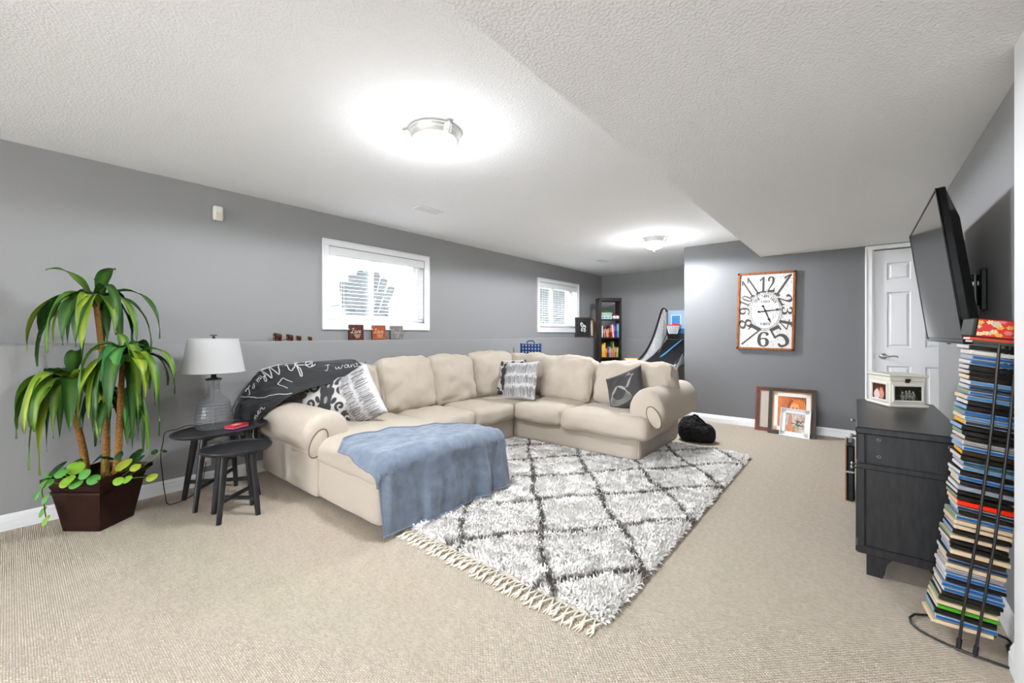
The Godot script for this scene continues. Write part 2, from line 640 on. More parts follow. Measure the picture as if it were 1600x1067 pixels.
func window(called: String, z0: float, z1: float, y0: float, y1: float, label: String) -> void:
	var w := Node3D.new()
	w.name = called
	add_child(w)
	w.set_meta("kind", "structure")
	var x := UPPER_X
	var s := st()
	var c := 0.066
	span(s, Vector3(x - 0.005, y0, z1), Vector3(x + 0.02, y0 + c + 0.02, z0), 0.004)
	span(s, Vector3(x - 0.005, y1 - c, z1), Vector3(x + 0.02, y1, z0), 0.004)
	span(s, Vector3(x - 0.004, y0 + c + 0.018, z0 - c), Vector3(x + 0.0195, y1 - c + 0.002, z0), 0.004)
	span(s, Vector3(x - 0.004, y0 + c + 0.018, z1), Vector3(x + 0.0195, y1 - c + 0.002, z1 + c), 0.004)
	# raised outer lip
	span(s, Vector3(x, y0, z1 - 0.004), Vector3(x + 0.03, y0 + 0.016, z0 + 0.004), 0.005)
	span(s, Vector3(x, y1 - 0.016, z1 - 0.004), Vector3(x + 0.03, y1, z0 + 0.004), 0.005)
	span(s, Vector3(x, y0 + 0.014, z0 - 0.012), Vector3(x + 0.029, y1 - 0.014, z0 + 0.0045), 0.005)
	span(s, Vector3(x, y0 + 0.014, z1 - 0.0045), Vector3(x + 0.029, y1 - 0.014, z1 + 0.012), 0.005)
	obj("casing", s, M.trim, w)
	var a0 := z0 - 0.062
	var a1 := z1 + 0.07
	var b0 := y0 + 0.09
	var b1 := y1 - 0.068
	s = st()
	span(s, Vector3(x - 0.24, b0 - 0.006, a1 - 0.01), Vector3(x - 0.002, b0 + 0.002, a0 + 0.01))
	span(s, Vector3(x - 0.24, b1 - 0.002, a1 - 0.01), Vector3(x - 0.002, b1 + 0.006, a0 + 0.01))
	span(s, Vector3(x - 0.241, b0 + 0.0025, a0 - 0.002), Vector3(x - 0.003, b1 - 0.0025, a0 + 0.008))
	span(s, Vector3(x - 0.241, b0 + 0.0025, a1 - 0.008), Vector3(x - 0.003, b1 - 0.0025, a1 + 0.002))
	obj("jamb", s, M.trim, w)
	s = st()
	var f := 0.035
	for q in [[b0 + 0.002, b0 + f, a1 + 0.002, a0 - 0.002], [b1 - f, b1 - 0.002, a1 + 0.002, a0 - 0.002], [b0 + f, b1 - f, a0 - f, a0 - 0.002], [b0 + f, b1 - f, a1 + 0.002, a1 + f]]:
		span(s, Vector3(x - 0.19, q[0], q[2]), Vector3(x - 0.10, q[1], q[3]), 0.004)
	obj("frame", s, M.white, w)
	var mid := (a0 + a1) / 2 + 0.03
	for k in 2:
		s = st()
		var m0: float = a0 - f if k == 0 else mid + 0.03
		var m1: float = mid - 0.03 if k == 0 else a1 + f
		var xx := x - 0.16 + 0.03 * k
		for q in [[b0 + f, b0 + f + 0.04, m1, m0], [b1 - f - 0.04, b1 - f, m1, m0], [b0 + f + 0.04, b1 - f - 0.04, m0 - 0.045, m0], [b0 + f + 0.04, b1 - f - 0.04, m1, m1 + 0.045]]:
			span(s, Vector3(xx - 0.014, q[0], q[2]), Vector3(xx + 0.014, q[1], q[3]), 0.003)
		var sash := obj("sash", s, M.white, w)
		s = st()
		span(s, Vector3(xx - 0.002, b0 + f + 0.03, m1 + 0.03), Vector3(xx + 0.002, b1 - f - 0.03, m0 - 0.03))
		obj("pane", s, M.glass, sash)
	# the blind hangs just inside the opening
	var zc := (a0 + a1) / 2
	var b := thing("window_blind", label, "blind", Vector3(x - 0.03, b0, zc), 0.0)
	var W := a0 - a1 - 0.012
	s = st()
	box(s, Vector3(0.02, b1 - b0 - 0.045, 0), Vector3(0.05, 0.085, W), 0.006)
	obj("valance", s, M.white, b)
	s = st()
	box(s, Vector3(0, 0.028, 0), Vector3(0.05, 0.02, W - 0.01), 0.004)
	obj("bottom_rail", s, M.white, b)
	var slat := st()
	box(slat, Vector3.ZERO, Vector3(0.05, 0.0028, W - 0.014), 0.001)
	slat.generate_normals()
	var sm := slat.commit()
	var n := 16
	for i in n:
		var o := inst("slat", sm, M.white, b)
		o.position = Vector3(0, 0.062 + (b1 - b0 - 0.172) * i / (n - 1.0), 0)
		o.rotation.z = -0.16
	for z in [-0.36 * W, 0.36 * W]:
		for dx in [-0.026, 0.026]:
			s = st()
			tube(s, [Vector3(dx, 0.03, z), Vector3(dx, b1 - b0 - 0.08, z)], 0.0012, 5)
			obj("ladder_cord", s, M.white, b)
	s = st()
	tube(s, [Vector3(0.032, 0.26, -0.44 * W), Vector3(0.034, b1 - b0 - 0.09, -0.44 * W)], 0.004, 6)
	obj("tilt_wand", s, M.plasticwhite, b)

# what stands in the yard beyond the two windows
func build_outside() -> void:
	var deck := mat(Color(0.72, 0.70, 0.68), 0.8)
	var s := st()
	span(s, Vector3(-30, 0.9, -25), Vector3(-4.46, 1.14, 6.8))
	struct("ground", s, mat(Color(0.62, 0.66, 0.55), 0.9))
	s = st()
	span(s, Vector3(-16, -0.4, 6.82), Vector3(14, -0.05, 34))
	struct("ground", s, mat(Color(0.80, 0.79, 0.76), 0.9))  # ground put outside the added garden door to bounce daylight in
	var pt := thing("patio_deck", "pale wooden patio deck outside the nearer window", "deck", Vector3(-5.9, 1.14, -3.0))
	var pl := st()
	box(pl, Vector3.ZERO, Vector3(2.6, 0.025, 0.135), 0.004)
	pl.generate_normals()
	var pm := pl.commit()
	for i in 20:
		var o := inst("plank", pm, deck, pt)
		o.position = Vector3(0, 0.0125, 1.3 - i * 0.142)
	# garden chair seen from behind through the slats
	var gc := thing("garden_chair", "dark fan-backed garden chair seen through the nearer window", "chair", Vector3(-5.7, 1.165, -3.37))
	var dark := mat(Color(0.06, 0.065, 0.075), 0.6)
	for i in 7:
		var t := (i - 3) / 3.0
		var top := 0.98 - 0.20 * t * t
		s = st()
		var lo := Vector3(-0.02, 0.15, t * 0.24)
		var hi := Vector3(0.18, top, t * 0.40)
		var d := (hi - lo).normalized()
		var sd := Vector3(0, 0, 1)
		sd = (sd - d * sd.dot(d)).normalized()
		var L := lo.distance_to(hi)
		var poly := PackedVector2Array([Vector2(-0.035, 0), Vector2(0.035, 0), Vector2(0.064, L - 0.05), Vector2(0.052, L - 0.015), Vector2(0.02, L), Vector2(-0.02, L), Vector2(-0.052, L - 0.015), Vector2(-0.064, L - 0.05)])
		prism(s, poly, -0.01, 0.01, Transform3D(Basis(sd, d, sd.cross(d)), lo))
		obj("back_slat", s, dark, gc)
	for h in [0.32, 0.62]:
		s = st()
		box(s, Vector3(0.05 + h * 0.2, h, 0), Vector3(0.025, 0.07, 0.62), 0.004)
		obj("cross_rail", s, dark, gc)
	for k in [-1, 1]:
		s = st()
		box(s, Vector3(-0.2, 0.45, k * 0.36), Vector3(0.7, 0.025, 0.13), 0.006)
		obj("armrest", s, dark, gc)
		s = st()
		box(s, Vector3(-0.45, 0.22, k * 0.34), Vector3(0.09, 0.44, 0.025), 0.004)
		obj("leg", s, dark, gc)
		s = st()
		box(s, Vector3(0.12, 0.22, k * 0.34), Vector3(0.09, 0.44, 0.025), 0.004)
		obj("leg", s, dark, gc)
	for i in 5:
		s = st()
		box(s, Vector3(-0.08 - i * 0.095, 0.17 + i * 0.035, 0), Vector3(0.085, 0.02, 0.6), 0.004)
		obj("seat_slat", s, dark, gc)
	# a low planter box with yellow flowers, right of the chair
	var pb := thing("flower_planter", "small dark planter with yellow flowers right of the garden chair", "planter", Vector3(-5.6, 1.165, -4.0))
	s = st()
	box(s, Vector3(0, 0.1, 0), Vector3(0.25, 0.2, 0.5), 0.01)
	obj("planter_box", s, dark, pb)
	s = st()
	for i in 26:
		soft(s, Vector3(0.05, 0.04, 0.05), 0.02, Vector3.ZERO, 3, 0.0, 0.0, Transform3D(Basis(), Vector3(rng.randf_range(-0.1, 0.1), 0.22 + rng.randf() * 0.05, rng.randf_range(-0.1, 0.22))))
	obj("flowers", s, mat(Color(0.9, 0.82, 0.2), 0.8), pb).set_meta("kind", "stuff")
	# neighbour's pale house and fence
	var hs := thing("neighbour_house", "pale sided house standing far beyond the nearer window", "house", Vector3(-13.0, 1.14, -7.0))
	s = st()
	box(s, Vector3(0, 1.6, 0), Vector3(0.3, 3.2, 8.0))
	for i in 16:
		box(s, Vector3(0.17, 0.1 + i * 0.2, 0), Vector3(0.03, 0.185, 8.0), 0.004)
	obj("siding", s, mat(Color(0.86, 0.86, 0.87), 0.8), hs)
	s = st()
	box(s, Vector3(-0.3, 3.3, 0), Vector3(1.6, 0.16, 8.6), 0.02)
	obj("roof", s, mat(Color(0.42, 0.45, 0.5), 0.9), hs)
	# dark fence outside the farther window
	var fe := thing("board_fence", "dark board fence close outside the farther window", "fence", Vector3(-5.5, 1.14, -8.05))
	var bd := st()
	box(bd, Vector3(0, 0.62, 0), Vector3(0.03, 1.24, 0.15), 0.004)
	bd.generate_normals()
	var bm := bd.commit()
	var fm := mat(Color(0.05, 0.05, 0.06), 0.8)
	for i in 13:
		inst("board", bm, fm, fe).position = Vector3(0, 0, 0.95 - i * 0.158)
	for h in [0.25, 1.0]:
		s = st()
		box(s, Vector3(-0.04, h, 0), Vector3(0.05, 0.09, 2.1), 0.004)
		obj("rail", s, fm, fe)
	bush("garden_bush", "green leafy bush low outside the farther window", Vector3(-5.05, 1.14, -6.75), 0.34, 500)
	bush("garden_bush", "pale green bush beyond the nearer window's left edge", Vector3(-8.2, 1.14, -2.9), 0.75, 900)

func bush(called: String, label: String, at: Vector3, r: float, n: int) -> void:
	var b := thing(called, label, "bush", at)
	var s := st()
	for i in n:
		var d := Vector3(rng.randfn(), rng.randfn(), rng.randfn()).normalized() * r * pow(rng.randf(), 0.4)
		d.y = absf(d.y) * 1.2 + 0.05
		var u := Vector3(rng.randfn(), rng.randfn(), rng.randfn()).normalized() * 0.035
		var v := u.cross(Vector3(rng.randfn(), rng.randfn(), rng.randfn()).normalized()).normalized() * 0.018
		quad(s, d - u, d + v, d + u, d - v)
	obj("foliage", s, mat(Color(0.25, 0.42, 0.16), 0.7), b).set_meta("kind", "stuff")
	s = st()
	for i in 5:
		tube(s, [Vector3(0, 0, 0), Vector3(rng.randf_range(-0.3, 0.3) * r, r * 0.6, rng.randf_range(-0.3, 0.3) * r)], 0.01, 5)
	obj("stem", s, mat(Color(0.25, 0.18, 0.12), 0.9), b)

# ---------------------------------------------------------------- door
func build_door() -> void:
	var d := Node3D.new()
	d.name = "door_1"
	add_child(d)
	d.set_meta("kind", "structure")
	d.position = Vector3(0.153, 0.0, FAR_Z)
	var W := 0.707
	var H := 2.125
	var s := st()
	# stiles and rails around six sunken fields
	var xs := [0.0, 0.106, 0.299, 0.408, 0.601, W]
	var ys := [0.012, 0.2, 0.852, 1.053, 1.662, 1.792, 1.985, H]
	for k in [0, 2, 4]:
		span(s, Vector3(xs[k], ys[0], -0.056), Vector3(xs[k + 1], H, -0.02))
	for k in [0, 2, 4, 6]:
		for j in [1, 3]:
			span(s, Vector3(xs[j], ys[k], -0.056), Vector3(xs[j + 1], ys[k + 1], -0.02))
	span(s, Vector3(0.002, ys[0] + 0.002, -0.055), Vector3(W - 0.002, H - 0.002, -0.037))
	obj("slab", s, M.door, d)
	for i in [1, 3]:
		for j in [1, 3, 5]:
			s = st()
			var lo := Vector3(xs[i], ys[j], -0.036)
			var hi := Vector3(xs[i + 1], ys[j + 1], -0.018)
			# sloped moulding rising to a flat raised field
			var m := 0.035
			var o := [Vector3(lo.x, lo.y, -0.021), Vector3(hi.x, lo.y, -0.021), Vector3(hi.x, hi.y, -0.021), Vector3(lo.x, hi.y, -0.021)]
			var g := [Vector3(lo.x + 0.012, lo.y + 0.012, -0.036), Vector3(hi.x - 0.012, lo.y + 0.012, -0.036), Vector3(hi.x - 0.012, hi.y - 0.012, -0.036), Vector3(lo.x + 0.012, hi.y - 0.012, -0.036)]
			var p := [Vector3(lo.x + m, lo.y + m, -0.022), Vector3(hi.x - m, lo.y + m, -0.022), Vector3(hi.x - m, hi.y - m, -0.022), Vector3(lo.x + m, hi.y - m, -0.022)]
			for k in 4:
				var k2 := (k + 1) % 4
				quad(s, o[k], o[k2], g[k2], g[k])
				quad(s, g[k], g[k2], p[k2], p[k])
			quad(s, p[0], p[1], p[2], p[3])
			obj("panel", s, M.door, d)
	s = st()
	for q in [[-0.075, -0.013, 0.0, H + 0.012], [W + 0.013, W + 0.075, 0.0, H + 0.012], [-0.0755, W + 0.0755, H + 0.0125, H + 0.055]]:
		span(s, Vector3(q[0], q[2], -0.002), Vector3(q[1], q[3], 0.018), 0.005)
	span(s, Vector3(-0.077, 0, -0.003), Vector3(-0.057, H + 0.04, 0.026), 0.006)
	span(s, Vector3(W + 0.057, 0, -0.003), Vector3(W + 0.077, H + 0.04, 0.026), 0.006)
	span(s, Vector3(-0.078, H + 0.04, -0.004), Vector3(W + 0.078, H + 0.057, 0.027), 0.006)
	span(s, Vector3(-0.014, 0, -0.06), Vector3(-0.002, H + 0.01, 0.006))
	span(s, Vector3(W + 0.002, 0, -0.06), Vector3(W + 0.014, H + 0.01, 0.006))
	obj("casing", s, M.trim, d)
	var h := Node3D.new()
	h.name = "handle"
	d.add_child(h)
	h.position = Vector3(0.075, 0.955, -0.02)
	s = st()
	var rose := st()
	lathe(rose, [Vector2(0, 0.0), Vector2(0.034, 0.0), Vector2(0.034, 0.006), Vector2(0.024, 0.014), Vector2(0.012, 0.016), Vector2(0.012, 0.05), Vector2(0, 0.05)], 24)
	var r := obj("rose", rose, M.nickel, h)
	r.rotation.x = PI / 2
	tube(s, [Vector3(0, 0, 0.045), Vector3(0.02, 0.004, 0.05), Vector3(0.05, 0.002, 0.048), Vector3(0.085, 0.008, 0.045), Vector3(0.11, 0.004, 0.043), Vector3(0.122, -0.006, 0.042)], [0.011, 0.01, 0.0085, 0.008, 0.0075, 0.006], 10)
	obj("lever", s, M.nickel, h)
	s = st()
	span(s, Vector3(-0.003, 0.92, -0.03), Vector3(0.004, 0.985, -0.0155))
	obj("latch_plate", s, M.steel, d)

# ---------------------------------------------------------------- on the ceiling and walls
func build_ceiling_things() -> void:
	ceiling_lamp(Vector3(-1.985, CEIL_Y, -1.66), "round flush ceiling light above the chaise, nearer of the two lit", 2.1)
	ceiling_lamp(Vector3(-2.02, CEIL_Y, -5.33), "round flush ceiling light farther away, near the back wall", 3.4)
	ceiling_lamp(Vector3(-1.95, CEIL_Y, 1.75), "round flush ceiling light added unseen behind the camera to brighten the room", 0.5)  # third light is added, out of view, to brighten the room
	added_fill_lamp("tall black uplighter added unseen behind the camera to fill the room with light", Vector3(-0.1, 0, 1.5), ADDED_UPLIGHT * 0.6)
	for v in [[Vector3(-3.29, CEIL_Y, -2.665), "white slotted ceiling vent in front of the nearer window"], [Vector3(-3.32, CEIL_Y, -6.385), "white slotted ceiling vent near the farther window"]]:
		var t := thing("ceiling_vent", v[1], "vent", v[0], 0.0, "ceiling vents by the windows")
		var s := st()
		span(s, Vector3(-0.07, -0.007, -0.13), Vector3(-0.05, 0.0, 0.13), 0.002)
		span(s, Vector3(0.05, -0.007, -0.13), Vector3(0.07, 0.0, 0.13), 0.002)
		span(s, Vector3(-0.07, -0.007, -0.15), Vector3(0.07, 0.0, -0.13), 0.002)
		span(s, Vector3(-0.07, -0.007, 0.13), Vector3(0.07, 0.0, 0.15), 0.002)
		obj("frame", s, M.trim, t)
		for i in 6:
			s = st()
			box(s, Vector3.ZERO, Vector3(0.014, 0.002, 0.262), 0.0, Transform3D(Basis(Vector3(0, 0, 1), 0.7), Vector3(-0.042 + i * 0.017, -0.005, 0)))
			obj("louvre", s, M.trim, t)
	var ms := thing("motion_sensor", "small cream motion sensor high on the left wall", "sensor", Vector3(UPPER_X, 2.222, -1.128), 0.0)
	var s := st()
	soft(s, Vector3(0.045, 0.125, 0.072), 0.016, Vector3(0.006, 0, 0), 8, 0.0, 0.0, Transform3D(Basis(), Vector3(0.022, 0, 0)))
	obj("shell", s, M.plasticwhite, ms)
	s = st()
	box(s, Vector3(0.05, -0.02, 0), Vector3(0.004, 0.05, 0.044), 0.0015)
	obj("lens", s, mat(Color(0.86, 0.82, 0.74), 0.4), ms)
	var ou := thing("wall_outlet", "grey round-edged outlet cover low on the wall behind the black tables", "outlet", Vector3(WALL_X, 0.2, -1.0))
	s = st()
	box(s, Vector3(0.004, 0, 0), Vector3(0.008, 0.115, 0.075), 0.003)
	obj("cover_plate", s, M.trim, ou)
	for y in [-0.022, 0.022]:
		s = st()
		box(s, Vector3(0.009, y, 0), Vector3(0.004, 0.028, 0.034), 0.0015)
		obj("socket", s, M.plasticwhite, ou)

func ceiling_lamp(at: Vector3, label: String, power: float) -> void:
	var t := thing("ceiling_lamp", label, "lamp", at, 0.3)
	var s := st()
	var ring_m := mat(Color(0.86, 0.855, 0.84), 0.35, 0.5)
	lathe(s, [Vector2(0, 0), Vector2(0.1512, 0.0), Vector2(0.1584, -0.006), Vector2(0.1584, -0.016), Vector2(0.1512, -0.02), Vector2(0.1530, -0.03), Vector2(0.1476, -0.036), Vector2(0.1440, -0.054), Vector2(0.1350, -0.060), Vector2(0.1260, -0.056)], 48)
	obj("rim", s, ring_m, t)
	for k in 3:
		var a := TAU * k / 3 + 0.5
		var o := st()
		var dir := Vector3(cos(a), 0, sin(a))
		box(o, Vector3.ZERO, Vector3(0.028, 0.05, 0.044), 0.005, Transform3D(Basis(Vector3.UP, -a), dir * 0.153 + Vector3(0, -0.03, 0)))
		tube(o, [dir * 0.166 + Vector3(0, -0.003, 0), dir * 0.168 + Vector3(0, -0.03, 0), dir * 0.151 + Vector3(0, -0.066, 0)], 0.011, 8)
		obj("clip", o, ring_m, t)
	s = st()
	var prof := []
	for i in 13:
		var q := PI / 2 * i / 12.0
		prof.append(Vector2(0.133 * cos(q), -0.056 - 0.088 * sin(q)))
	lathe(s, prof, 48)
	var g := mat(Color(0.97, 0.96, 0.93), 0.3)
	g.emission_enabled = true
	g.emission = Color(1.0, 0.985, 0.95)
	g.emission_energy_multiplier = 1.6
	obj("glass_bowl", s, g, t)
	s = st()
	lathe(s, [Vector2(0, -0.138), Vector2(0.022, -0.142), Vector2(0.022, -0.148), Vector2(0.012, -0.152), Vector2(0.013, -0.160), Vector2(0.008, -0.168), Vector2(0, -0.170)], 20)
	obj("finial", s, ring_m, t)
	var l := OmniLight3D.new()
	l.name = "bulb_light"
	l.position = Vector3(0, -0.30, 0)   # just below the glowing bowl
	l.light_color = Color(0.955, 0.975, 1.0)
	l.light_energy = LAMP * power * 0.085
	l.light_size = 0.05
	l.omni_range = 14.0
	l.omni_attenuation = 2.0
	l.shadow_enabled = true
	t.add_child(l)
	# the bowl throws most of its light downwards
	var d := SpotLight3D.new()
	d.name = "bowl_light"
	d.position = Vector3(0, -0.18, 0)
	d.rotation.x = -PI / 2
	d.light_color = l.light_color
	d.light_energy = LAMP * power
	d.light_size = 0.14
	d.spot_angle = 89.0
	d.spot_angle_attenuation = 0.12
	d.spot_range = 14.0
	d.spot_attenuation = 2.0
	d.shadow_enabled = true
	t.add_child(d)

# an uplighter added behind the camera, unseen, to light ceiling and room
func added_fill_lamp(label: String, at: Vector3, power: float) -> void:
	var t := thing("added_fill_lamp", label, "lamp", at)
	var s := st()
	lathe(s, [Vector2(0, 0), Vector2(0.14, 0.0), Vector2(0.14, 0.012), Vector2(0.12, 0.022), Vector2(0.02, 0.03), Vector2(0, 0.03)], 32)
	obj("base", s, M.blackmetal, t)
	s = st()
	tube(s, [Vector3(0, 0.02, 0), Vector3(0, 1.70, 0)], 0.012, 10)
	obj("pole", s, M.blackmetal, t)
	s = st()
	lathe(s, [Vector2(0.015, 1.70), Vector2(0.08, 1.715), Vector2(0.14, 1.755), Vector2(0.18, 1.82), Vector2(0.19, 1.86), Vector2(0.184, 1.86), Vector2(0.174, 1.82), Vector2(0.13, 1.76), Vector2(0.0, 1.72)], 40)
	var g := mat(Color(0.95, 0.94, 0.92), 0.4)
	g.emission_enabled = true
	g.emission = Color(1.0, 0.98, 0.95)
	g.emission_energy_multiplier = 1.2
	obj("glass_bowl", s, g, t)
	var l := OmniLight3D.new()
	l.name = "bulb_light"
	l.position = Vector3(0, 1.83, 0)
	l.light_color = Color(0.955, 0.975, 1.0)
	l.light_energy = power
	l.light_size = 0.19
	l.omni_range = 14.0
	l.omni_attenuation = 2.0
	l.shadow_enabled = true
	t.add_child(l)

# ---------------------------------------------------------------- sofa
func build_sofa() -> void:
	var R := Vector3(-2.9, 0, -3.0)
	var t := thing("sectional_sofa", "large beige sectional sofa with chaise and rolled arms along the ledge wall", "sofa", R)
	var put := func(called: String, s: SurfaceTool) -> MeshInstance3D:
		var o := obj(called, s, M.sofa, t)
		o.position = -R
		return o
	var block := func(lo: Vector3, hi: Vector3, r: float) -> SurfaceTool:
		var s := st()
		soft(s, (hi - lo), r, Vector3(0.004, 0.0, 0.004), 10, 0.004, lo.x, Transform3D(Basis(), (lo + hi) / 2))
		return s
	put.call("base", block.call(Vector3(-3.93, 0.035, -2.36), Vector3(-2.205, 0.30, -1.41), 0.02))
	put.call("base", block.call(Vector3(-3.93, 0.035, -3.66), Vector3(-2.985, 0.29, -2.34), 0.02))
	put.call("base", block.call(Vector3(-3.93, 0.035, -4.66), Vector3(-2.99, 0.29, -3.655), 0.02))
	put.call("base", block.call(Vector3(-2.985, 0.035, -4.66), Vector3(-1.545, 0.29, -3.655), 0.02))
	put.call("back_frame", block.call(Vector3(-3.95, 0.04, -4.70), Vector3(-3.70, 0.80, -1.42), 0.07))
	put.call("back_frame", block.call(Vector3(-3.9, 0.04, -4.72), Vector3(-1.50, 0.78, -4.46), 0.07))
	put.call("arm_panel", block.call(Vector3(-3.94, 0.035, -1.63), Vector3(-2.95, 0.46, -1.388), 0.02))
	put.call("arm_panel", block.call(Vector3(-1.74, 0.035, -4.70), Vector3(-1.53, 0.46, -3.68), 0.02))
	# seat cushions: chaise, two along the wall, corner, two on the far run
	for q in [[Vector3(-3.62, 0.275, -2.345), Vector3(-2.15, 0.452, -1.395), 0.022], [Vector3(-3.62, 0.25, -2.99), Vector3(-2.93, 0.432, -2.355), 0.03], [Vector3(-3.62, 0.25, -3.63), Vector3(-2.925, 0.432, -3.0), 0.03], [Vector3(-3.62, 0.25, -4.40), Vector3(-2.96, 0.43, -3.64), 0.02], [Vector3(-2.955, 0.245, -4.42), Vector3(-2.335, 0.432, -3.575), 0.03], [Vector3(-2.33, 0.235, -4.42), Vector3(-1.425, 0.432, -3.56), 0.035]]:
		var lo: Vector3 = q[0]
		var hi: Vector3 = q[1]
		var s := st()
		soft(s, hi - lo, 0.06, Vector3(0.02, q[2], 0.02), 18, 0.014, lo.x + lo.z, Transform3D(Basis(), (lo + hi) / 2))
		put.call("seat_cushion", s)
	# back cushions: [centre, turn, width, height, thick, lean]
	for q in [[Vector3(-3.60, 0.655, -1.95), 90.0, 0.66, 0.50, 0.24, 10.0], [Vector3(-3.555, 0.68, -2.575), 88.0, 0.63, 0.52, 0.25, 13.0], [Vector3(-3.57, 0.685, -3.20), 91.0, 0.62, 0.52, 0.25, 14.0], [Vector3(-3.60, 0.685, -3.88), 82.0, 0.68, 0.54, 0.25, 9.0],
			[Vector3(-3.28, 0.665, -4.33), 4.0, 0.66, 0.52, 0.25, 10.0], [Vector3(-2.63, 0.665, -4.25), 0.0, 0.68, 0.50, 0.26, 12.0], [Vector3(-1.83, 0.65, -4.27), -3.0, 0.86, 0.48, 0.27, 12.0]]:
		var s := st()
		var k: float = q[0].x * 3 + q[0].z
		soft(s, Vector3(q[2], q[3], q[4]), 0.075, Vector3(0.012, 0.018, 0.05), 24, 0.026, k, Transform3D.IDENTITY, -0.012)
		var o: MeshInstance3D = put.call("back_cushion", s)
		o.basis = Basis(Vector3.UP, deg_to_rad(q[1])) * Basis(Vector3.RIGHT, deg_to_rad(-q[5]))
		o.position = q[0] - R
	# rolled arms
	for q in [[Vector3(-3.93, 0.475, -1.47), Vector3(-2.925, 0.475, -1.475), 0.172, 0.165, 0.0], [Vector3(-1.475, 0.50, -4.70), Vector3(-1.485, 0.495, -3.69), 0.165, 0.20, 1.0]]:
		var a: Vector3 = q[0]
		var b: Vector3 = q[1]
		var ax := (b - a).normalized()
		var sd := Vector3(0, 0, 1) if q[4] == 0.0 else Vector3(1, 0, 0)
		var s := st()
		var fn := func(u: float, v: float) -> Vector3:
			var th := v * TAU
			var k := 1.0
			var along := u
			if u > 0.85:
				var w := (u - 0.85) / 0.15
				along = 0.93 + 0.07 * sin(w * PI / 2)
				k = maxf(cos(w * PI / 2), 0.0)
				k = pow(k, 0.45)
				k *= 1.0 + 0.05 * sin(th * 11.0) * w * (0.6 + 0.4 * sin(th))
			else:
				along = u / 0.85 * 0.93
				k = 1.0 + 0.012 * sin(th * 9.0) * smoothstep(0.6, 0.85, u)
			k *= 1.0 + noise.get_noise_3d(along * 3, cos(th) + q[4] * 9, sin(th)) * 0.035
			var flat := 1.0 - 0.10 * maxf(0, -sin(th))
			return a.lerp(b, along) + (sd * cos(th) * q[2] + Vector3.UP * sin(th) * q[3] * flat) * k
		grid(s, fn, 34, 44, q[4] == 0.0)
		put.call("rolled_arm", s)
		# the small oval facing sewn into the roll's front
		s = st()
		var out := sd * 0.085 + Vector3.DOWN * 0.045 + ax * 0.001
		var xf := Transform3D(Basis(sd.rotated(ax, 0.45 if q[4] == 1.0 else -0.45), ax.cross(sd.rotated(ax, 0.45 if q[4] == 1.0 else -0.45)), ax), b + out)
		grid(s, func(u: float, v: float) -> Vector3: return xf * Vector3(cos(v * TAU) * 0.056 * u, sin(v * TAU) * 0.102 * u, 0.002 + 0.014 * (1.0 - u * u)), 6, 28)
		put.call("arm_facing", s)
		s = st()
		var ring := []
		for i in 28:
			var th := TAU * i / 28
			ring.append(xf * Vector3(cos(th) * 0.057, sin(th) * 0.103, 0.003))
		tube(s, ring, 0.0045, 6, true)
		var pp: MeshInstance3D = put.call("piping", s)
		pp.material_override = M.piping

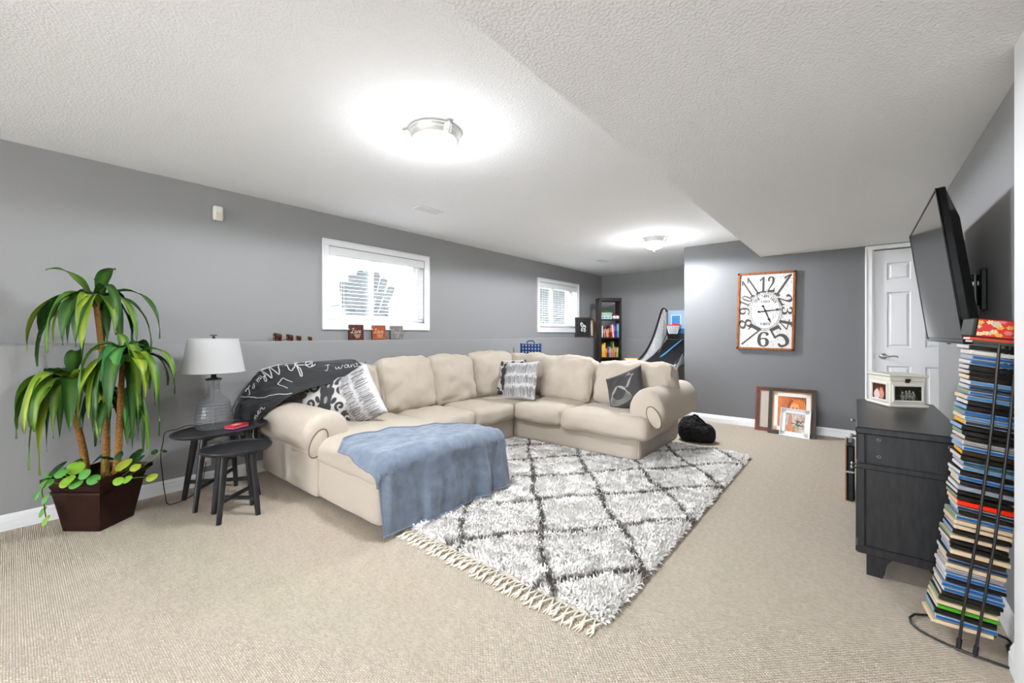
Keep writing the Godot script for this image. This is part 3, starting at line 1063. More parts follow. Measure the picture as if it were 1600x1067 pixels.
# ---------------------------------------------------------------- throw pillows
func build_cushions() -> void:
	var cream := Color(0.74, 0.725, 0.705)
	var dk := Color(0.235, 0.235, 0.24)
	var ik := img(256, 256, cream)
	for side in [-1, 1]:
		for oy in [-0.5, 0.5]:
			pass
		var X := func(x: float) -> float: return 128 + side * x
		for c in [[0, 128, 26, 52], [18, 90, 16, 26], [18, 168, 14, 22], [0, 60, 18, 34], [0, 200, 20, 30]]:
			blob(ik, X.call(c[0]), c[1], c[2], c[3], dk, 0.3 * side)
		for c in [[62, 70, 26, 0.0], [70, 150, 22, 2.0], [110, 110, 24, 4.0], [58, 220, 22, 1.0], [112, 200, 22, 3.0], [112, 24, 22, 5.0]]:
			var pts := []
			for i in 18:
				var th: float = c[3] + i * 0.34
				var rr: float = c[2] * (1.0 - i / 22.0)
				pts.append(Vector2(X.call(c[0] + cos(th) * rr), c[1] + sin(th) * rr))
			stroke(ik, pts, 6.5, dk)
		for c in [[40, 30, 14, 26], [90, 185, 12, 20], [92, 60, 12, 16], [38, 128, 10, 18], [128, 160, 20, 30], [128, 60, 16, 30], [40, 246, 26, 14]]:
			blob(ik, X.call(c[0]), c[1], c[2], c[3], dk, 0.5 * side)
	blob(ik, 128, 128, 9, 18, Color(0.55, 0.54, 0.53))
	blob(ik, 128, 60, 6, 12, Color(0.55, 0.54, 0.53))
	blob(ik, 128, 200, 7, 12, Color(0.55, 0.54, 0.53))
	var sk := img(256, 256, Color(0.77, 0.76, 0.755))
	for x in range(0, 256, 3):
		for b in [[52, 34], [128, 30], [205, 34]]:
			var top: float = b[0] - b[1] * rng.randf_range(0.45, 1.15)
			var bot: float = b[0] + b[1] * rng.randf_range(0.45, 1.15)
			var g := rng.randf_range(0.34, 0.62)
			stroke(sk, [Vector2(x, top), Vector2(x + rng.randf_range(-3, 3), bot)], rng.randf_range(0.9, 1.7), Color(g, g * 0.99, g * 0.99))
	var lk := img(256, 256, Color(0.225, 0.215, 0.21))
	for k in 6:
		var pts := []
		for i in 40:
			var th := i * TAU / 39
			pts.append(Vector2(100 + cos(th) * (52 + k * 3) + sin(th * 2) * 5 * k, 150 + sin(th) * (46 + k * 2.5) + k * 3))
		stroke(lk, pts, 1.3, Color(0.62, 0.62, 0.6))
	for k in 7:
		stroke(lk, [Vector2(150 + k * 3, 130), Vector2(175 + k * 4, 90 - k * 3), Vector2(205 + k * 2, 60 - k * 2), Vector2(180 - k * 3, 20 + k * 5)], 1.2, Color(0.58, 0.58, 0.56))
	var mi := pic(ik, 0.9)
	var ms := pic(sk, 0.85)
	var ml := pic(lk, 0.6)
	for m in [mi, ms, ml]:
		m.rim_enabled = true
		m.rim = 0.3
	var ikat := st()
	pillow(ikat, 0.47, 0.47, 0.17, 1.0)
	ikat.generate_normals()
	var streak := st()
	pillow(streak, 0.47, 0.46, 0.16, 4.0)
	streak.generate_normals()
	var loop := st()
	pillow(loop, 0.44, 0.42, 0.13, 8.0)
	loop.generate_normals()
	var im := ikat.commit()
	var sm := streak.commit()
	put_pillow(im, mi, "dark scrolled damask throw pillow against the chaise arm, behind the streaked one", Vector3(-3.45, 0.63, -1.73), Vector3(0.74, -0.08, -0.66), Vector3(-0.30, 0.92, -0.10))
	put_pillow(sm, ms, "grey streaked throw pillow tilted on the chaise beside the dark blanket", Vector3(-3.265, 0.655, -1.875), Vector3(-0.42, 0.84, 0.17), Vector3(-0.86, -0.26, 0.36))
	put_pillow(im, mi, "dark scrolled damask throw pillow in the sofa corner, left of a streaked one", Vector3(-3.37, 0.655, -3.98), Vector3(0.95, 0.02, -0.3), Vector3(-0.05, 0.95, -0.26))
	put_pillow(sm, ms, "grey streaked throw pillow standing in the sofa's corner", Vector3(-3.02, 0.655, -3.80), Vector3(0.98, 0.07, -0.06), Vector3(-0.2, 0.93, -0.28))
	put_pillow(loop.commit(), ml, "charcoal throw pillow with pale looped ribbon lines leaning by the far arm", Vector3(-1.80, 0.63, -3.98), Vector3(0.85, 0.38, 0.05), Vector3(-0.35, 0.80, -0.42))

func put_pillow(mesh: Mesh, m: Material, label: String, at: Vector3, right: Vector3, up: Vector3) -> void:
	var o := inst("throw_pillow", mesh, m)
	var x := right.normalized()
	var z := x.cross(up).normalized()
	o.transform = Transform3D(Basis(x, z.cross(x), z), at)
	tag(o, label, "pillow")

# ---------------------------------------------------------------- blankets
func curve(xs: Array, ys: Array, x: float) -> float:
	if x <= xs[0]:
		return ys[0]
	for i in xs.size() - 1:
		if x <= xs[i + 1]:
			return lerpf(ys[i], ys[i + 1], smoothstep(0, 1, (x - xs[i]) / (xs[i + 1] - xs[i])) * 0.5 + 0.5 * (x - xs[i]) / (xs[i + 1] - xs[i]))
	return ys[-1]

func blue_point(u: float, v: float) -> Vector3:
	var z := lerpf(-1.378, -2.41, v)
	var x0 := curve([0.0, 0.1, 0.35, 0.75, 1.0], [-2.60, -2.74, -2.72, -2.58, -2.44], v)
	var xf := curve([0.0, 0.12, 0.5, 1.0], [-2.135, -2.11, -2.075, -2.065], v)
	var w := clampf((v - 0.5) * 2.0, -1, 1)
	var ytop := 0.468 + 0.022 * (1 - w * w)
	var r := 0.085
	var top_len := (xf - r) - x0
	var arc := PI / 2 * r
	var drop := ytop - r - 0.03 - 0.03 * v
	var d := u * (top_len + arc + drop)
	var p := Vector3(0, 0, z)
	var out := Vector3.UP
	if d < top_len:
		p.x = x0 + d
		p.y = ytop
		p.y += 0.012 * noise.get_noise_2d(p.x * 4 + 3, z * 4) + 0.008 * noise.get_noise_2d(p.x * 11, z * 7) * smoothstep(0, 0.1, d)
	elif d < top_len + arc:
		var th := (d - top_len) / r
		p.x = xf - r + r * sin(th)
		p.y = ytop - r + r * cos(th)
		p += Vector3(sin(th), cos(th), 0) * (0.010 * noise.get_noise_2d(3.0, z * 9))
	else:
		var f := d - top_len - arc
		p.x = xf
		p.y = ytop - r - f
		var k := smoothstep(0.0, 0.34, f)
		var fold := 0.5 * sin(v * 19.0 + 0.6 + sin(v * 7.0) * 1.4) + 0.35 * sin(v * 41.0 + f * 3.0) + 0.5 * noise.get_noise_2d(v * 9.0, f * 2.0)
		p.x += 0.030 * k * fold + 0.03 * k
		p.x += 0.010 * noise.get_noise_2d(z * 9, 3.0) * (1 - k)
		p.z += 0.02 * k * sin(v * 23.0)
	# the near edge slips over the chaise's side
	if v < 0.06:
		var q := 1.0 - v / 0.06
		var over := 0.035 + 0.06 * smoothstep(-2.55, -2.2, p.x)
		if d < top_len + arc:
			p.y -= q * q * over
			p.z += q * 0.012
		p.x -= 0.02 * q * smoothstep(0, 0.2, d - top_len)
	return p

const NET := [
	[Vector3(-3.97, 0.30, -1.25), Vector3(-3.93, 0.30, -1.20), Vector3(-3.84, 0.29, -1.20), Vector3(-3.76, 0.28, -1.25), Vector3(-3.72, 0.28, -1.275)],
	[Vector3(-3.97, 0.50, -1.22), Vector3(-3.92, 0.52, -1.17), Vector3(-3.83, 0.52, -1.18), Vector3(-3.75, 0.51, -1.24), Vector3(-3.70, 0.50, -1.275)],
	[Vector3(-3.97, 0.68, -1.28), Vector3(-3.90, 0.72, -1.24), Vector3(-3.78, 0.71, -1.24), Vector3(-3.66, 0.68, -1.29), Vector3(-3.54, 0.65, -1.36)],
	[Vector3(-3.96, 0.82, -1.40), Vector3(-3.85, 0.90, -1.36), Vector3(-3.69, 0.90, -1.37), Vector3(-3.55, 0.81, -1.42), Vector3(-3.46, 0.73, -1.47)],
	[Vector3(-3.95, 0.82, -1.70), Vector3(-3.78, 0.935, -1.68), Vector3(-3.60, 0.955, -1.68), Vector3(-3.45, 0.885, -1.70), Vector3(-3.41, 0.79, -1.72)],
	[Vector3(-3.95, 0.84, -2.02), Vector3(-3.76, 0.945, -2.02), Vector3(-3.58, 0.965, -2.03), Vector3(-3.46, 0.91, -2.05), Vector3(-3.41, 0.83, -2.09)],
]

func dark_point(s: float, t: float) -> Vector3:
	var n := NET.size() - 1
	var m := 4
	var i: int = clampi(int(s * n), 0, n - 1)
	var j: int = clampi(int(t * m), 0, m - 1)
	var fs := s * n - i
	var ft := t * m - j
	var rows := []
	for a in [-1, 0, 1, 2]:
		var row: Array = NET[clampi(i + a, 0, n)]
		rows.append(row[j].cubic_interpolate(row[min(j + 1, m)], row[max(j - 1, 0)], row[min(j + 2, m)], ft))
	var p: Vector3 = rows[1].cubic_interpolate(rows[2], rows[0], rows[3], fs)
	var wob := 0.014 * sin(t * 22.0 + s * 5.0) * smoothstep(0.62, 0.2, s) + 0.016 * noise.get_noise_2d(s * 9, t * 5) + 0.007 * noise.get_noise_2d(s * 24, t * 10)
	return p + Vector3(0.5, 0.4, 0.6) * wob

func on_dark(q: Vector2) -> Vector3:
	var p := dark_point(q.x, q.y)
	var a := dark_point(q.x + 0.01, q.y) - dark_point(q.x - 0.01, q.y)
	var b := dark_point(q.x, q.y + 0.01) - dark_point(q.x, q.y - 0.01)
	var nn := b.cross(a).normalized()
	if nn.dot(Vector3(1, 0.6, 1.2)) < 0:
		nn = -nn
	return p + nn * 0.004

func build_blankets() -> void:
	var b := thing("throw_blanket", "blue-grey plush throw blanket draped over the end of the chaise", "blanket", Vector3(-2.35, 0, -1.9))
	var off := Vector3(2.35, 0, 1.9)
	var s := st()
	grid(s, func(u: float, v: float) -> Vector3: return blue_point(u, v) + off, 70, 110)
	obj("cloth", s, M.plush, b)
	s = st()
	var pts := []
	for i in 111:
		pts.append(blue_point(1.0, i / 110.0) + off)
	tube(s, pts, 0.006, 6)
	obj("hem", s, M.plush, b)
	s = st()
	pts = []
	for i in 61:
		pts.append(blue_point(i / 60.0, 0.0) + off)
	tube(s, pts, 0.006, 6)
	obj("hem", s, M.plush, b)
	s = st()
	pts = []
	for i in 61:
		pts.append(blue_point(0.0, i / 60.0) + off + Vector3(0, 0.002, 0))
	tube(s, pts, 0.007, 6)
	obj("hem", s, M.plush, b)
	# charcoal blanket with printed script over the sofa's back corner
	var k := thing("printed_blanket", "charcoal blanket with white printed script over the sofa's back corner", "blanket", Vector3(-3.8, 0, -1.3))
	var o2 := Vector3(3.8, 0, 1.3)
	s = st()
	grid(s, func(u: float, v: float) -> Vector3: return dark_point(u, v) + o2, 70, 50, true)
	obj("cloth", s, M.darkplush, k)
	s = st()
	pts = []
	for i in 61:
		pts.append(dark_point(i / 60.0, 1.0) + o2)
	tube(s, pts, 0.006, 6)
	obj("hem", s, M.darkplush, k)
	s = st()
	# words: [text, middle along, middle across, height across, width along]
	for q in [["To my", 0.475, 0.45, 0.17, 0.17, 0.0034], ["Wife", 0.665, 0.50, 0.30, 0.24, 0.0046], ["I want", 0.885, 0.70, 0.13, 0.17, 0.0026], ["summer", 0.2, 0.86, 0.10, 0.26, 0.0026], ["life", 0.12, 0.45, 0.09, 0.1, 0.002], ["love", 0.27, 0.25, 0.09, 0.1, 0.002]]:
		var lines := script(q[0])
		var wide: float = lines.pop_back()[0].x
		for ln in lines:
			pts = []
			for p in ln:
				pts.append(on_dark(Vector2(q[1] + ((p.x + p.y * 0.25) / wide - 0.5) * q[4], q[2] - (p.y - 0.4) * q[3])) + o2)
			tube(s, pts, q[5], 5)
	obj("lettering", s, M.print, k)
	s = st()
	for q in [[[Vector2(0.35, 0.15), Vector2(0.38, 0.5), Vector2(0.42, 0.75), Vector2(0.50, 0.88), Vector2(0.57, 0.97)], 0.006], [[Vector2(0.58, 0.85), Vector2(0.56, 0.72), Vector2(0.61, 0.68), Vector2(0.63, 0.78)], 0.005], [[Vector2(0.55, 0.25), Vector2(0.62, 0.3), Vector2(0.70, 0.24), Vector2(0.78, 0.3), Vector2(0.80, 0.45), Vector2(0.76, 0.62)], 0.006]]:
		var c := Curve3D.new()
		for p in q[0]:
			c.add_point(Vector3(p.x, p.y, 0))
		for i in c.point_count:
			var a: Vector3 = c.get_point_position(max(i - 1, 0))
			var d: Vector3 = c.get_point_position(min(i + 1, c.point_count - 1))
			c.set_point_in(i, (a - d) * 0.2)
			c.set_point_out(i, (d - a) * 0.2)
		pts = []
		for i in 31:
			var p := c.sample_baked(c.get_baked_length() * i / 30.0)
			pts.append(on_dark(Vector2(p.x, p.y)) + o2)
		tube(s, pts, q[1] * 0.6, 6)
	# a little outlined star
	var star := []
	for i in 10:
		var rr := 0.055 if i % 2 == 0 else 0.024
		star.append(on_dark(Vector2(0.60 + cos(TAU * i / 10) * rr * 0.5, 0.33 + sin(TAU * i / 10) * rr)) + o2)
	tube(s, star, 0.004, 6, true)
	obj("printed_swirl", s, M.print, k)

# ---------------------------------------------------------------- rug
func build_rug() -> void:
	var x0 := -3.2
	var x1 := -0.81
	var z0 := -4.58
	var z1 := -1.56
	var R := Vector3((x0 + x1) / 2, 0, (z0 + z1) / 2)
	var t := thing("shag_rug", "cream shag rug with dark diamond lattice under the sofa", "rug", R)
	var s := st()
	span(s, Vector3(x0, 0.001, z0) - R, Vector3(x1, 0.012, z1) - R, 0.004)
	obj("backing", s, M.rugbase, t)
	# one tuft: a few bent strands
	s = st()
	var r := RandomNumberGenerator.new()
	r.seed = 5
	for i in 7:
		var th := r.randf() * TAU
		var d := Vector3(cos(th), 0, sin(th))
		var w := Vector3(-d.z, 0, d.x) * 0.0032
		var a := d * 0.004
		var lean := r.randf_range(0.008, 0.022)
		var b := d * lean * 0.45 + Vector3.UP * 0.018
		var c := d * lean + Vector3.UP * r.randf_range(0.020, 0.028)
		s.set_smooth_group(-1)
		quad(s, a - w, a + w, b + w, b - w)
		tri(s, b - w, b + w, c)
	s.generate_normals()
	var tuft := s.commit()
	tuft.surface_set_material(0, M.wool)
	var xf := []
	var cols := []
	var step := 0.0155
	var nx := int((x1 - x0) / step) + 1
	var nz := int((z1 - z0) / step)
	for i in nx:
		for j in nz:
			var x: float = minf(x0 + (i + r.randf()) * step, x1 + 0.002)
			var z := z0 + (j + r.randf()) * step
			if (x < -2.24 and z > -2.33) or x < -3.02 or (x < -1.58 and z < -3.69 and z > -4.62):
				continue
			var u := (x + 0.81 + 0.012 * sin(z * 9.0)) / 0.308
			var v := (z + 2.0 + 0.012 * sin(x * 11.0)) / 0.37
			var d1 := absf(fposmod(u + v + 1.0, 2.0) - 1.0)
			var d2 := absf(fposmod(u - v + 1.0, 2.0) - 1.0)
			var d: float = min(d1, d2) * 0.237
			var c := 0.90 + r.randf_range(-0.06, 0.06)
			var col := Color(c, c * 0.97, c * 0.93)
			if d < 0.017 + r.randf_range(-0.009, 0.005):
				var g := r.randf_range(0.13, 0.30)
				col = Color(g, g * 0.90, g * 0.83)
			var k := r.randf_range(0.95, 1.45)
			var lean := Vector3(noise.get_noise_2d(x * 5, z * 5), 0, noise.get_noise_2d(x * 5 + 40, z * 5))
			if x > x1 - 0.02:
				lean = Vector3(0.7, 0, lean.z)
			elif z > z1 - 0.02:
				lean = Vector3(lean.x, 0, 0.5)
			var bs := Basis(Vector3.UP, r.randf() * TAU)
			bs = Basis(Vector3(lean.z, 0, -lean.x).normalized(), lean.length() * 1.2) * bs if lean.length() > 0.01 else bs
			xf.append(Transform3D(bs.scaled(Vector3(k, k * 1.05, k)), Vector3(x, 0.010, z) - R))
			cols.append(col)
	var mm := MultiMesh.new()
	mm.transform_format = MultiMesh.TRANSFORM_3D
	mm.use_colors = true
	mm.mesh = tuft
	mm.instance_count = xf.size()
	for i in xf.size():
		mm.set_instance_transform(i, xf[i])
		mm.set_instance_color(i, cols[i])
	var mi := MultiMeshInstance3D.new()
	mi.name = "pile"
	mi.multimesh = mm
	mi.material_override = M.wool
	mi.set_meta("kind", "stuff")
	t.add_child(mi)
	# knotted tassels along both short edges
	var variants := []
	for k in 4:
		s = st()
		var w := 0.016
		var kz := 0.045 + 0.006 * k
		tube(s, [Vector3(-w, 0.008, 0), Vector3(-w * 0.6, 0.012, kz * 0.5), Vector3(0, 0.012, kz)], 0.0045, 6)
		tube(s, [Vector3(w, 0.008, 0), Vector3(w * 0.6, 0.012, kz * 0.5), Vector3(0, 0.012, kz)], 0.0045, 6)
		lathe(s, [Vector2(0, 0.001), Vector2(0.008, 0.004), Vector2(0.011, 0.010), Vector2(0.008, 0.017), Vector2(0, 0.02)], 8, Vector3(0, 0, kz + 0.004))
		for j in 3:
			tube(s, [Vector3(0, 0.01, kz), Vector3((j - 1) * 0.010 + r.randf_range(-0.006, 0.006), 0.006, kz + 0.03), Vector3((j - 1) * 0.014 + r.randf_range(-0.012, 0.012), 0.005, kz + 0.052)], [0.005, 0.005, 0.002], 5)
		s.generate_normals()
		variants.append(s.commit())
	for i in 34:
		var o := inst("tassel", variants[i % 4], M.fringe, t)
		o.position = Vector3(x1 - 0.012 - i * 0.042, 0, z1) - R
		o.rotation.y = r.randf_range(-0.15, 0.15)
	for i in 16:
		var o := inst("tassel", variants[i % 4], M.fringe, t)
		o.position = Vector3(x1 - 0.012 - i * 0.042, 0, z0) - R
		o.rotation.y = PI + r.randf_range(-0.15, 0.15)

# joined handwriting as smooth lines; the last entry holds the width
const PEN := {
	"T": [[0.0, 0.92, 0.3, 1.0, 0.75, 0.95], [0.45, 0.98, 0.36, 0.5, 0.22, 0.05, 0.04, 0.12]],
	"W": [[0.0, 1.0, 0.08, 0.4, 0.18, 0.02, 0.35, 0.6, 0.42, 0.75, 0.46, 0.3, 0.56, 0.02, 0.75, 0.6, 0.82, 1.0, 0.95, 0.95]],
	"I": [[0.08, 0.94, 0.4, 1.0], [0.28, 0.98, 0.2, 0.4, 0.1, 0.02, -0.02, 0.1]],
	"o": [[0.3, 0.5, 0.1, 0.45, 0.03, 0.2, 0.15, 0.0, 0.32, 0.1, 0.36, 0.35, 0.25, 0.5, 0.45, 0.48]],
	"m": [[0.0, 0.46, 0.04, 0.0], [0.04, 0.28, 0.16, 0.5, 0.22, 0.3, 0.2, 0.0], [0.22, 0.3, 0.35, 0.5, 0.4, 0.3, 0.38, 0.05, 0.52, 0.06]],
	"y": [[0.0, 0.48, 0.05, 0.15, 0.2, 0.05, 0.32, 0.2], [0.34, 0.5, 0.3, 0.1, 0.2, -0.35, 0.02, -0.4, 0.1, -0.1, 0.42, 0.12]],
	"i": [[0.0, 0.4, 0.08, 0.5, 0.06, 0.1, 0.14, 0.0, 0.25, 0.1], [0.1, 0.72, 0.12, 0.76]],
	"f": [[0.0, 0.1, 0.2, 0.6, 0.3, 0.95, 0.22, 1.0, 0.14, 0.7, 0.1, 0.0, 0.05, -0.35, 0.12, -0.35, 0.18, 0.0, 0.12, 0.25, 0.38, 0.25]],
	"e": [[0.0, 0.2, 0.25, 0.32, 0.26, 0.48, 0.14, 0.5, 0.05, 0.25, 0.12, 0.02, 0.3, 0.05, 0.4, 0.18]],
	"w": [[0.0, 0.48, 0.03, 0.1, 0.13, 0.02, 0.24, 0.4, 0.26, 0.1, 0.36, 0.02, 0.48, 0.4, 0.5, 0.5, 0.6, 0.45]],
	"a": [[0.34, 0.45, 0.2, 0.5, 0.05, 0.35, 0.05, 0.08, 0.18, 0.0, 0.32, 0.3, 0.36, 0.5, 0.33, 0.1, 0.4, 0.0, 0.5, 0.1]],
	"n": [[0.0, 0.48, 0.04, 0.0], [0.04, 0.3, 0.18, 0.5, 0.26, 0.35, 0.25, 0.05, 0.32, 0.0, 0.42, 0.1]],
	"t": [[0.15, 0.9, 0.08, 0.2, 0.12, 0.02, 0.3, 0.08], [-0.02, 0.6, 0.28, 0.62]],
	"s": [[0.0, 0.05, 0.15, 0.5, 0.24, 0.25, 0.16, 0.0, 0.0, 0.05, 0.3, 0.08]],
	"u": [[0.0, 0.48, 0.03, 0.1, 0.14, 0.0, 0.26, 0.3, 0.3, 0.48, 0.28, 0.1, 0.34, 0.0, 0.44, 0.1]],
	"r": [[0.0, 0.3, 0.08, 0.52, 0.12, 0.42, 0.22, 0.45, 0.2, 0.1, 0.28, 0.0, 0.38, 0.1]],
	"l": [[0.0, 0.1, 0.2, 0.6, 0.24, 0.95, 0.15, 1.0, 0.1, 0.5, 0.1, 0.05, 0.2, 0.0, 0.3, 0.1]],
	"v": [[0.0, 0.48, 0.08, 0.05, 0.14, 0.02, 0.26, 0.4, 0.28, 0.5, 0.4, 0.46]],
	"h": [[0.0, 0.1, 0.2, 0.6, 0.22, 0.95, 0.13, 1.0, 0.08, 0.5, 0.05, 0.0], [0.05, 0.3, 0.2, 0.5, 0.27, 0.3, 0.26, 0.05, 0.33, 0.0, 0.42, 0.1]],
	"g": [[0.34, 0.45, 0.2, 0.5, 0.05, 0.35, 0.05, 0.08, 0.18, 0.0, 0.32, 0.3, 0.36, 0.5, 0.3, -0.1, 0.2, -0.4, 0.03, -0.35, 0.12, -0.1, 0.48, 0.12]],
	"L": [[0.05, 0.75, 0.2, 0.9, 0.4, 0.98, 0.36, 0.7, 0.24, 0.3, 0.12, 0.05, 0.02, 0.08, 0.15, 0.14, 0.4, 0.0, 0.6, 0.08]],
}

func script(text: String) -> Array:
	var out := []
	var x := 0.0
	for ch in text:
		if ch == " ":
			x += 0.3
			continue
		var w := 0.0
		for ln in PEN[ch]:
			var P := []
			for i in range(0, ln.size(), 2):
				P.append(Vector2(ln[i], ln[i + 1]))
				w = maxf(w, ln[i])
			var line := []
			for i in P.size() - 1:
				for k in 4:
					line.append(P[i].cubic_interpolate(P[i + 1], P[max(i - 1, 0)], P[min(i + 2, P.size() - 1)], k / 4.0) + Vector2(x, 0))
			line.append(P[-1] + Vector2(x, 0))
			out.append(line)
		x += w + 0.02
	out.append([Vector2(x, 0)])
	return out

# ---------------------------------------------------------------- potted plant
func build_plant() -> void:
	var base := Vector3(-3.70, 0, -0.367)
	var t := thing("potted_plant", "tall broad-leaved artificial corn plant in a square brown metal pot by the wall", "plant", base)
	var rt := Vector3(0.770, 0, -0.638)
	var fw := Vector3(-0.638, 0, -0.770)
	var copper := mat(Color(0.235, 0.135, 0.105), 0.38, 0.55)
	copper.albedo_texture = ntex(0.02, FastNoiseLite.TYPE_SIMPLEX_SMOOTH, 71, Color(0.7, 0.62, 0.6), Color(1, 1, 1), 4, 256)
	triplanar(copper, 4.0, false)
	# four-sided pot: stacked square rings, turned to stand cornerwise
	var ang := deg_to_rad(39.0)
	var ring := func(h: float, y: float) -> Array:
		var o := []
		for k in 4:
			var a := PI / 4 + PI / 2 * k
			o.append(Vector3(cos(a) * h * sqrt(2.0), y, sin(a) * h * sqrt(2.0)).rotated(Vector3.UP, ang))
		return o
	var s := st()
	var prof := [[0.112, 0.0], [0.146, 0.232], [0.158, 0.237], [0.158, 0.250], [0.147, 0.255], [0.154, 0.285], [0.180, 0.314], [0.180, 0.336], [0.165, 0.336], [0.152, 0.27]]
	for i in prof.size() - 1:
		var a: Array = ring.call(prof[i][0], prof[i][1])
		var b: Array = ring.call(prof[i + 1][0], prof[i + 1][1])
		for k in 4:
			face(s, [a[k], a[(k + 1) % 4], b[(k + 1) % 4], b[k]], Vector3(0, (prof[i][1] + prof[i + 1][1]) / 2, 0) if i < 7 else a[k] * 1.2)
	var bt: Array = ring.call(0.108, 0.0)
	face(s, bt, Vector3(0, 0.1, 0))
	obj("pot", s, copper, t)
	s = st()
	var sq: Array = ring.call(0.153, 0.29)
	grid(s, func(u: float, v: float) -> Vector3:
		var p: Vector3 = sq[0].lerp(sq[1], u).lerp(sq[3].lerp(sq[2], u), v)
		return p + Vector3.UP * (0.012 * noise.get_noise_2d(u * 12, v * 12)), 16, 16)
	obj("soil", s, mat(Color(0.09, 0.06, 0.045), 1.0), t)
	# canes; positions as (across, up, away) from the pot's middle
	var at := func(q: Vector3) -> Vector3: return rt * q.x + Vector3.UP * q.y + fw * q.z
	var cane := mat(Color.WHITE, 0.7)
	cane.albedo_texture = ntex(0.05, FastNoiseLite.TYPE_SIMPLEX_SMOOTH, 73, Color(0.42, 0.27, 0.10), Color(0.62, 0.45, 0.2), 3, 128)
	triplanar(cane, 8.0, false)
	var heads := [Vector3(-0.02, 1.40, 0.0), Vector3(-0.145, 0.90, -0.05), Vector3(0.205, 1.06, -0.03), Vector3(0.03, 0.76, 0.08)]
	var feet := [Vector3(0.0, 0.2, 0.03), Vector3(-0.075, 0.2, -0.02), Vector3(0.095, 0.2, -0.03)]
	for k in 3:
		s = st()
		var pts := []
		var rad := []
		for i in 15:
			var f := i / 14.0
			var p: Vector3 = feet[k].lerp(heads[k], f) + Vector3(0.02 * sin(f * 3.0 + k), 0, 0.012 * sin(f * 4.0))
			pts.append(at.call(p))
			rad.append(lerpf(0.020, 0.013, f) * (1.0 + 0.06 * (i % 2)))
		tube(s, pts, rad, 10)
		obj("cane", s, cane, t)
	# leaf colours: a green blade with paler stripes
	var lm := []
	for q in [[Color(0.24, 0.42, 0.12), Color(0.52, 0.58, 0.18)], [Color(0.13, 0.29, 0.10), Color(0.30, 0.44, 0.15)], [Color(0.42, 0.54, 0.13), Color(0.66, 0.68, 0.24)], [Color(0.17, 0.42, 0.19), Color(0.38, 0.60, 0.28)]]:
		var im := img(64, 64, q[0])
		for x in 64:
			for y in 64:
				var d := absf(y - 31.5) / 32.0
				var k := smoothstep(0.75, 0.1, d) * 0.75 + 0.25 * sin(y * 1.7) * 0.6
				im.set_pixel(x, y, q[0].lerp(q[1], clampf(k, 0, 1)))
		var m := pic(im, 0.42)
		m.backlight_enabled = true
		m.backlight = Color(0.12, 0.18, 0.04)
		lm.append(m)
	# tips: [head, across, up, away, width]
	var tips := [
		[0, -0.29, 1.60, -0.05, 0.062], [0, 0.135, 1.60, -0.04, 0.066], [0, -0.03, 1.535, 0.0, 0.03], [0, -0.05, 1.53, 0.1, 0.05],
		[0, -0.33, 1.00, -0.06, 0.062], [0, -0.34, 1.13, 0.12, 0.03], [0, -0.30, 1.10, -0.14, 0.05], [0, -0.23, 1.17, -0.10, 0.07], [0, -0.125, 1.09, -0.19, 0.085],
		[0, -0.01, 1.135, -0.21, 0.085], [0, -0.20, 0.96, 0.08, 0.035], [0, -0.15, 0.98, 0.16, 0.06], [0, 0.07, 1.10, -0.18, 0.075], [0, 0.17, 1.20, -0.08, 0.065],
		[0, 0.31, 1.17, 0.08, 0.04], [0, 0.10, 1.02, 0.12, 0.06], [0, 0.20, 1.08, 0.14, 0.055], [0, -0.06, 1.0, 0.2, 0.07],
		[1, -0.29, 0.965, -0.06, 0.055], [1, -0.07, 1.09, -0.08, 0.065], [1, 0.06, 0.965, -0.12, 0.05], [1, -0.44, 0.635, -0.08, 0.05], [1, -0.41, 0.60, 0.02, 0.05],
		[1, -0.34, 0.575, -0.16, 0.06], [1, -0.27, 0.47, -0.06, 0.045], [1, -0.19, 0.36, -0.17, 0.085], [1, -0.37, 0.52, 0.10, 0.05], [1, -0.17, 0.66, -0.24, 0.08],
		[1, -0.12, 0.64, -0.26, 0.075], [1, 0.02, 0.62, -0.2, 0.07], [1, 0.07, 0.50, 0.06, 0.06], [1, -0.13, 0.46, 0.1, 0.055], [1, -0.22, 0.40, -0.2, 0.06], [1, 0.09, 0.63, -0.12, 0.05],
		[2, 0.06, 0.84, -0.18, 0.075], [2, 0.09, 0.65, -0.22, 0.085], [2, 0.17, 0.70, -0.2, 0.075], [2, 0.25, 0.73, -0.2, 0.09], [2, 0.33, 0.67, -0.1, 0.055], [2, 0.36, 0.64, 0.02, 0.03],
		[2, 0.41, 0.77, -0.06, 0.06], [2, 0.45, 0.885, 0.02, 0.055], [2, 0.33, 0.86, 0.12, 0.05], [2, 0.38, 0.93, -0.12, 0.06], [2, 0.13, 0.92, 0.12, 0.06], [2, 0.02, 1.10, -0.06, 0.05], [2, 0.12, 1.19, -0.02, 0.05],
		[2, 0.22, 0.43, 0.06, 0.03], [2, 0.24, 0.47, -0.04, 0.06], [2, 0.15, 0.5, 0.1, 0.06], [2, 0.29, 0.53, 0.1, 0.045], [2, 0.36, 0.8, 0.14, 0.05],
		[3, -0.15, 0.55, 0.04, 0.05], [3, 0.10, 0.54, -0.1, 0.06], [3, 0.17, 0.50, 0.0, 0.07], [3, 0.04, 0.5, 0.16, 0.06], [3, 0.25, 0.44, 0.06, 0.06]]
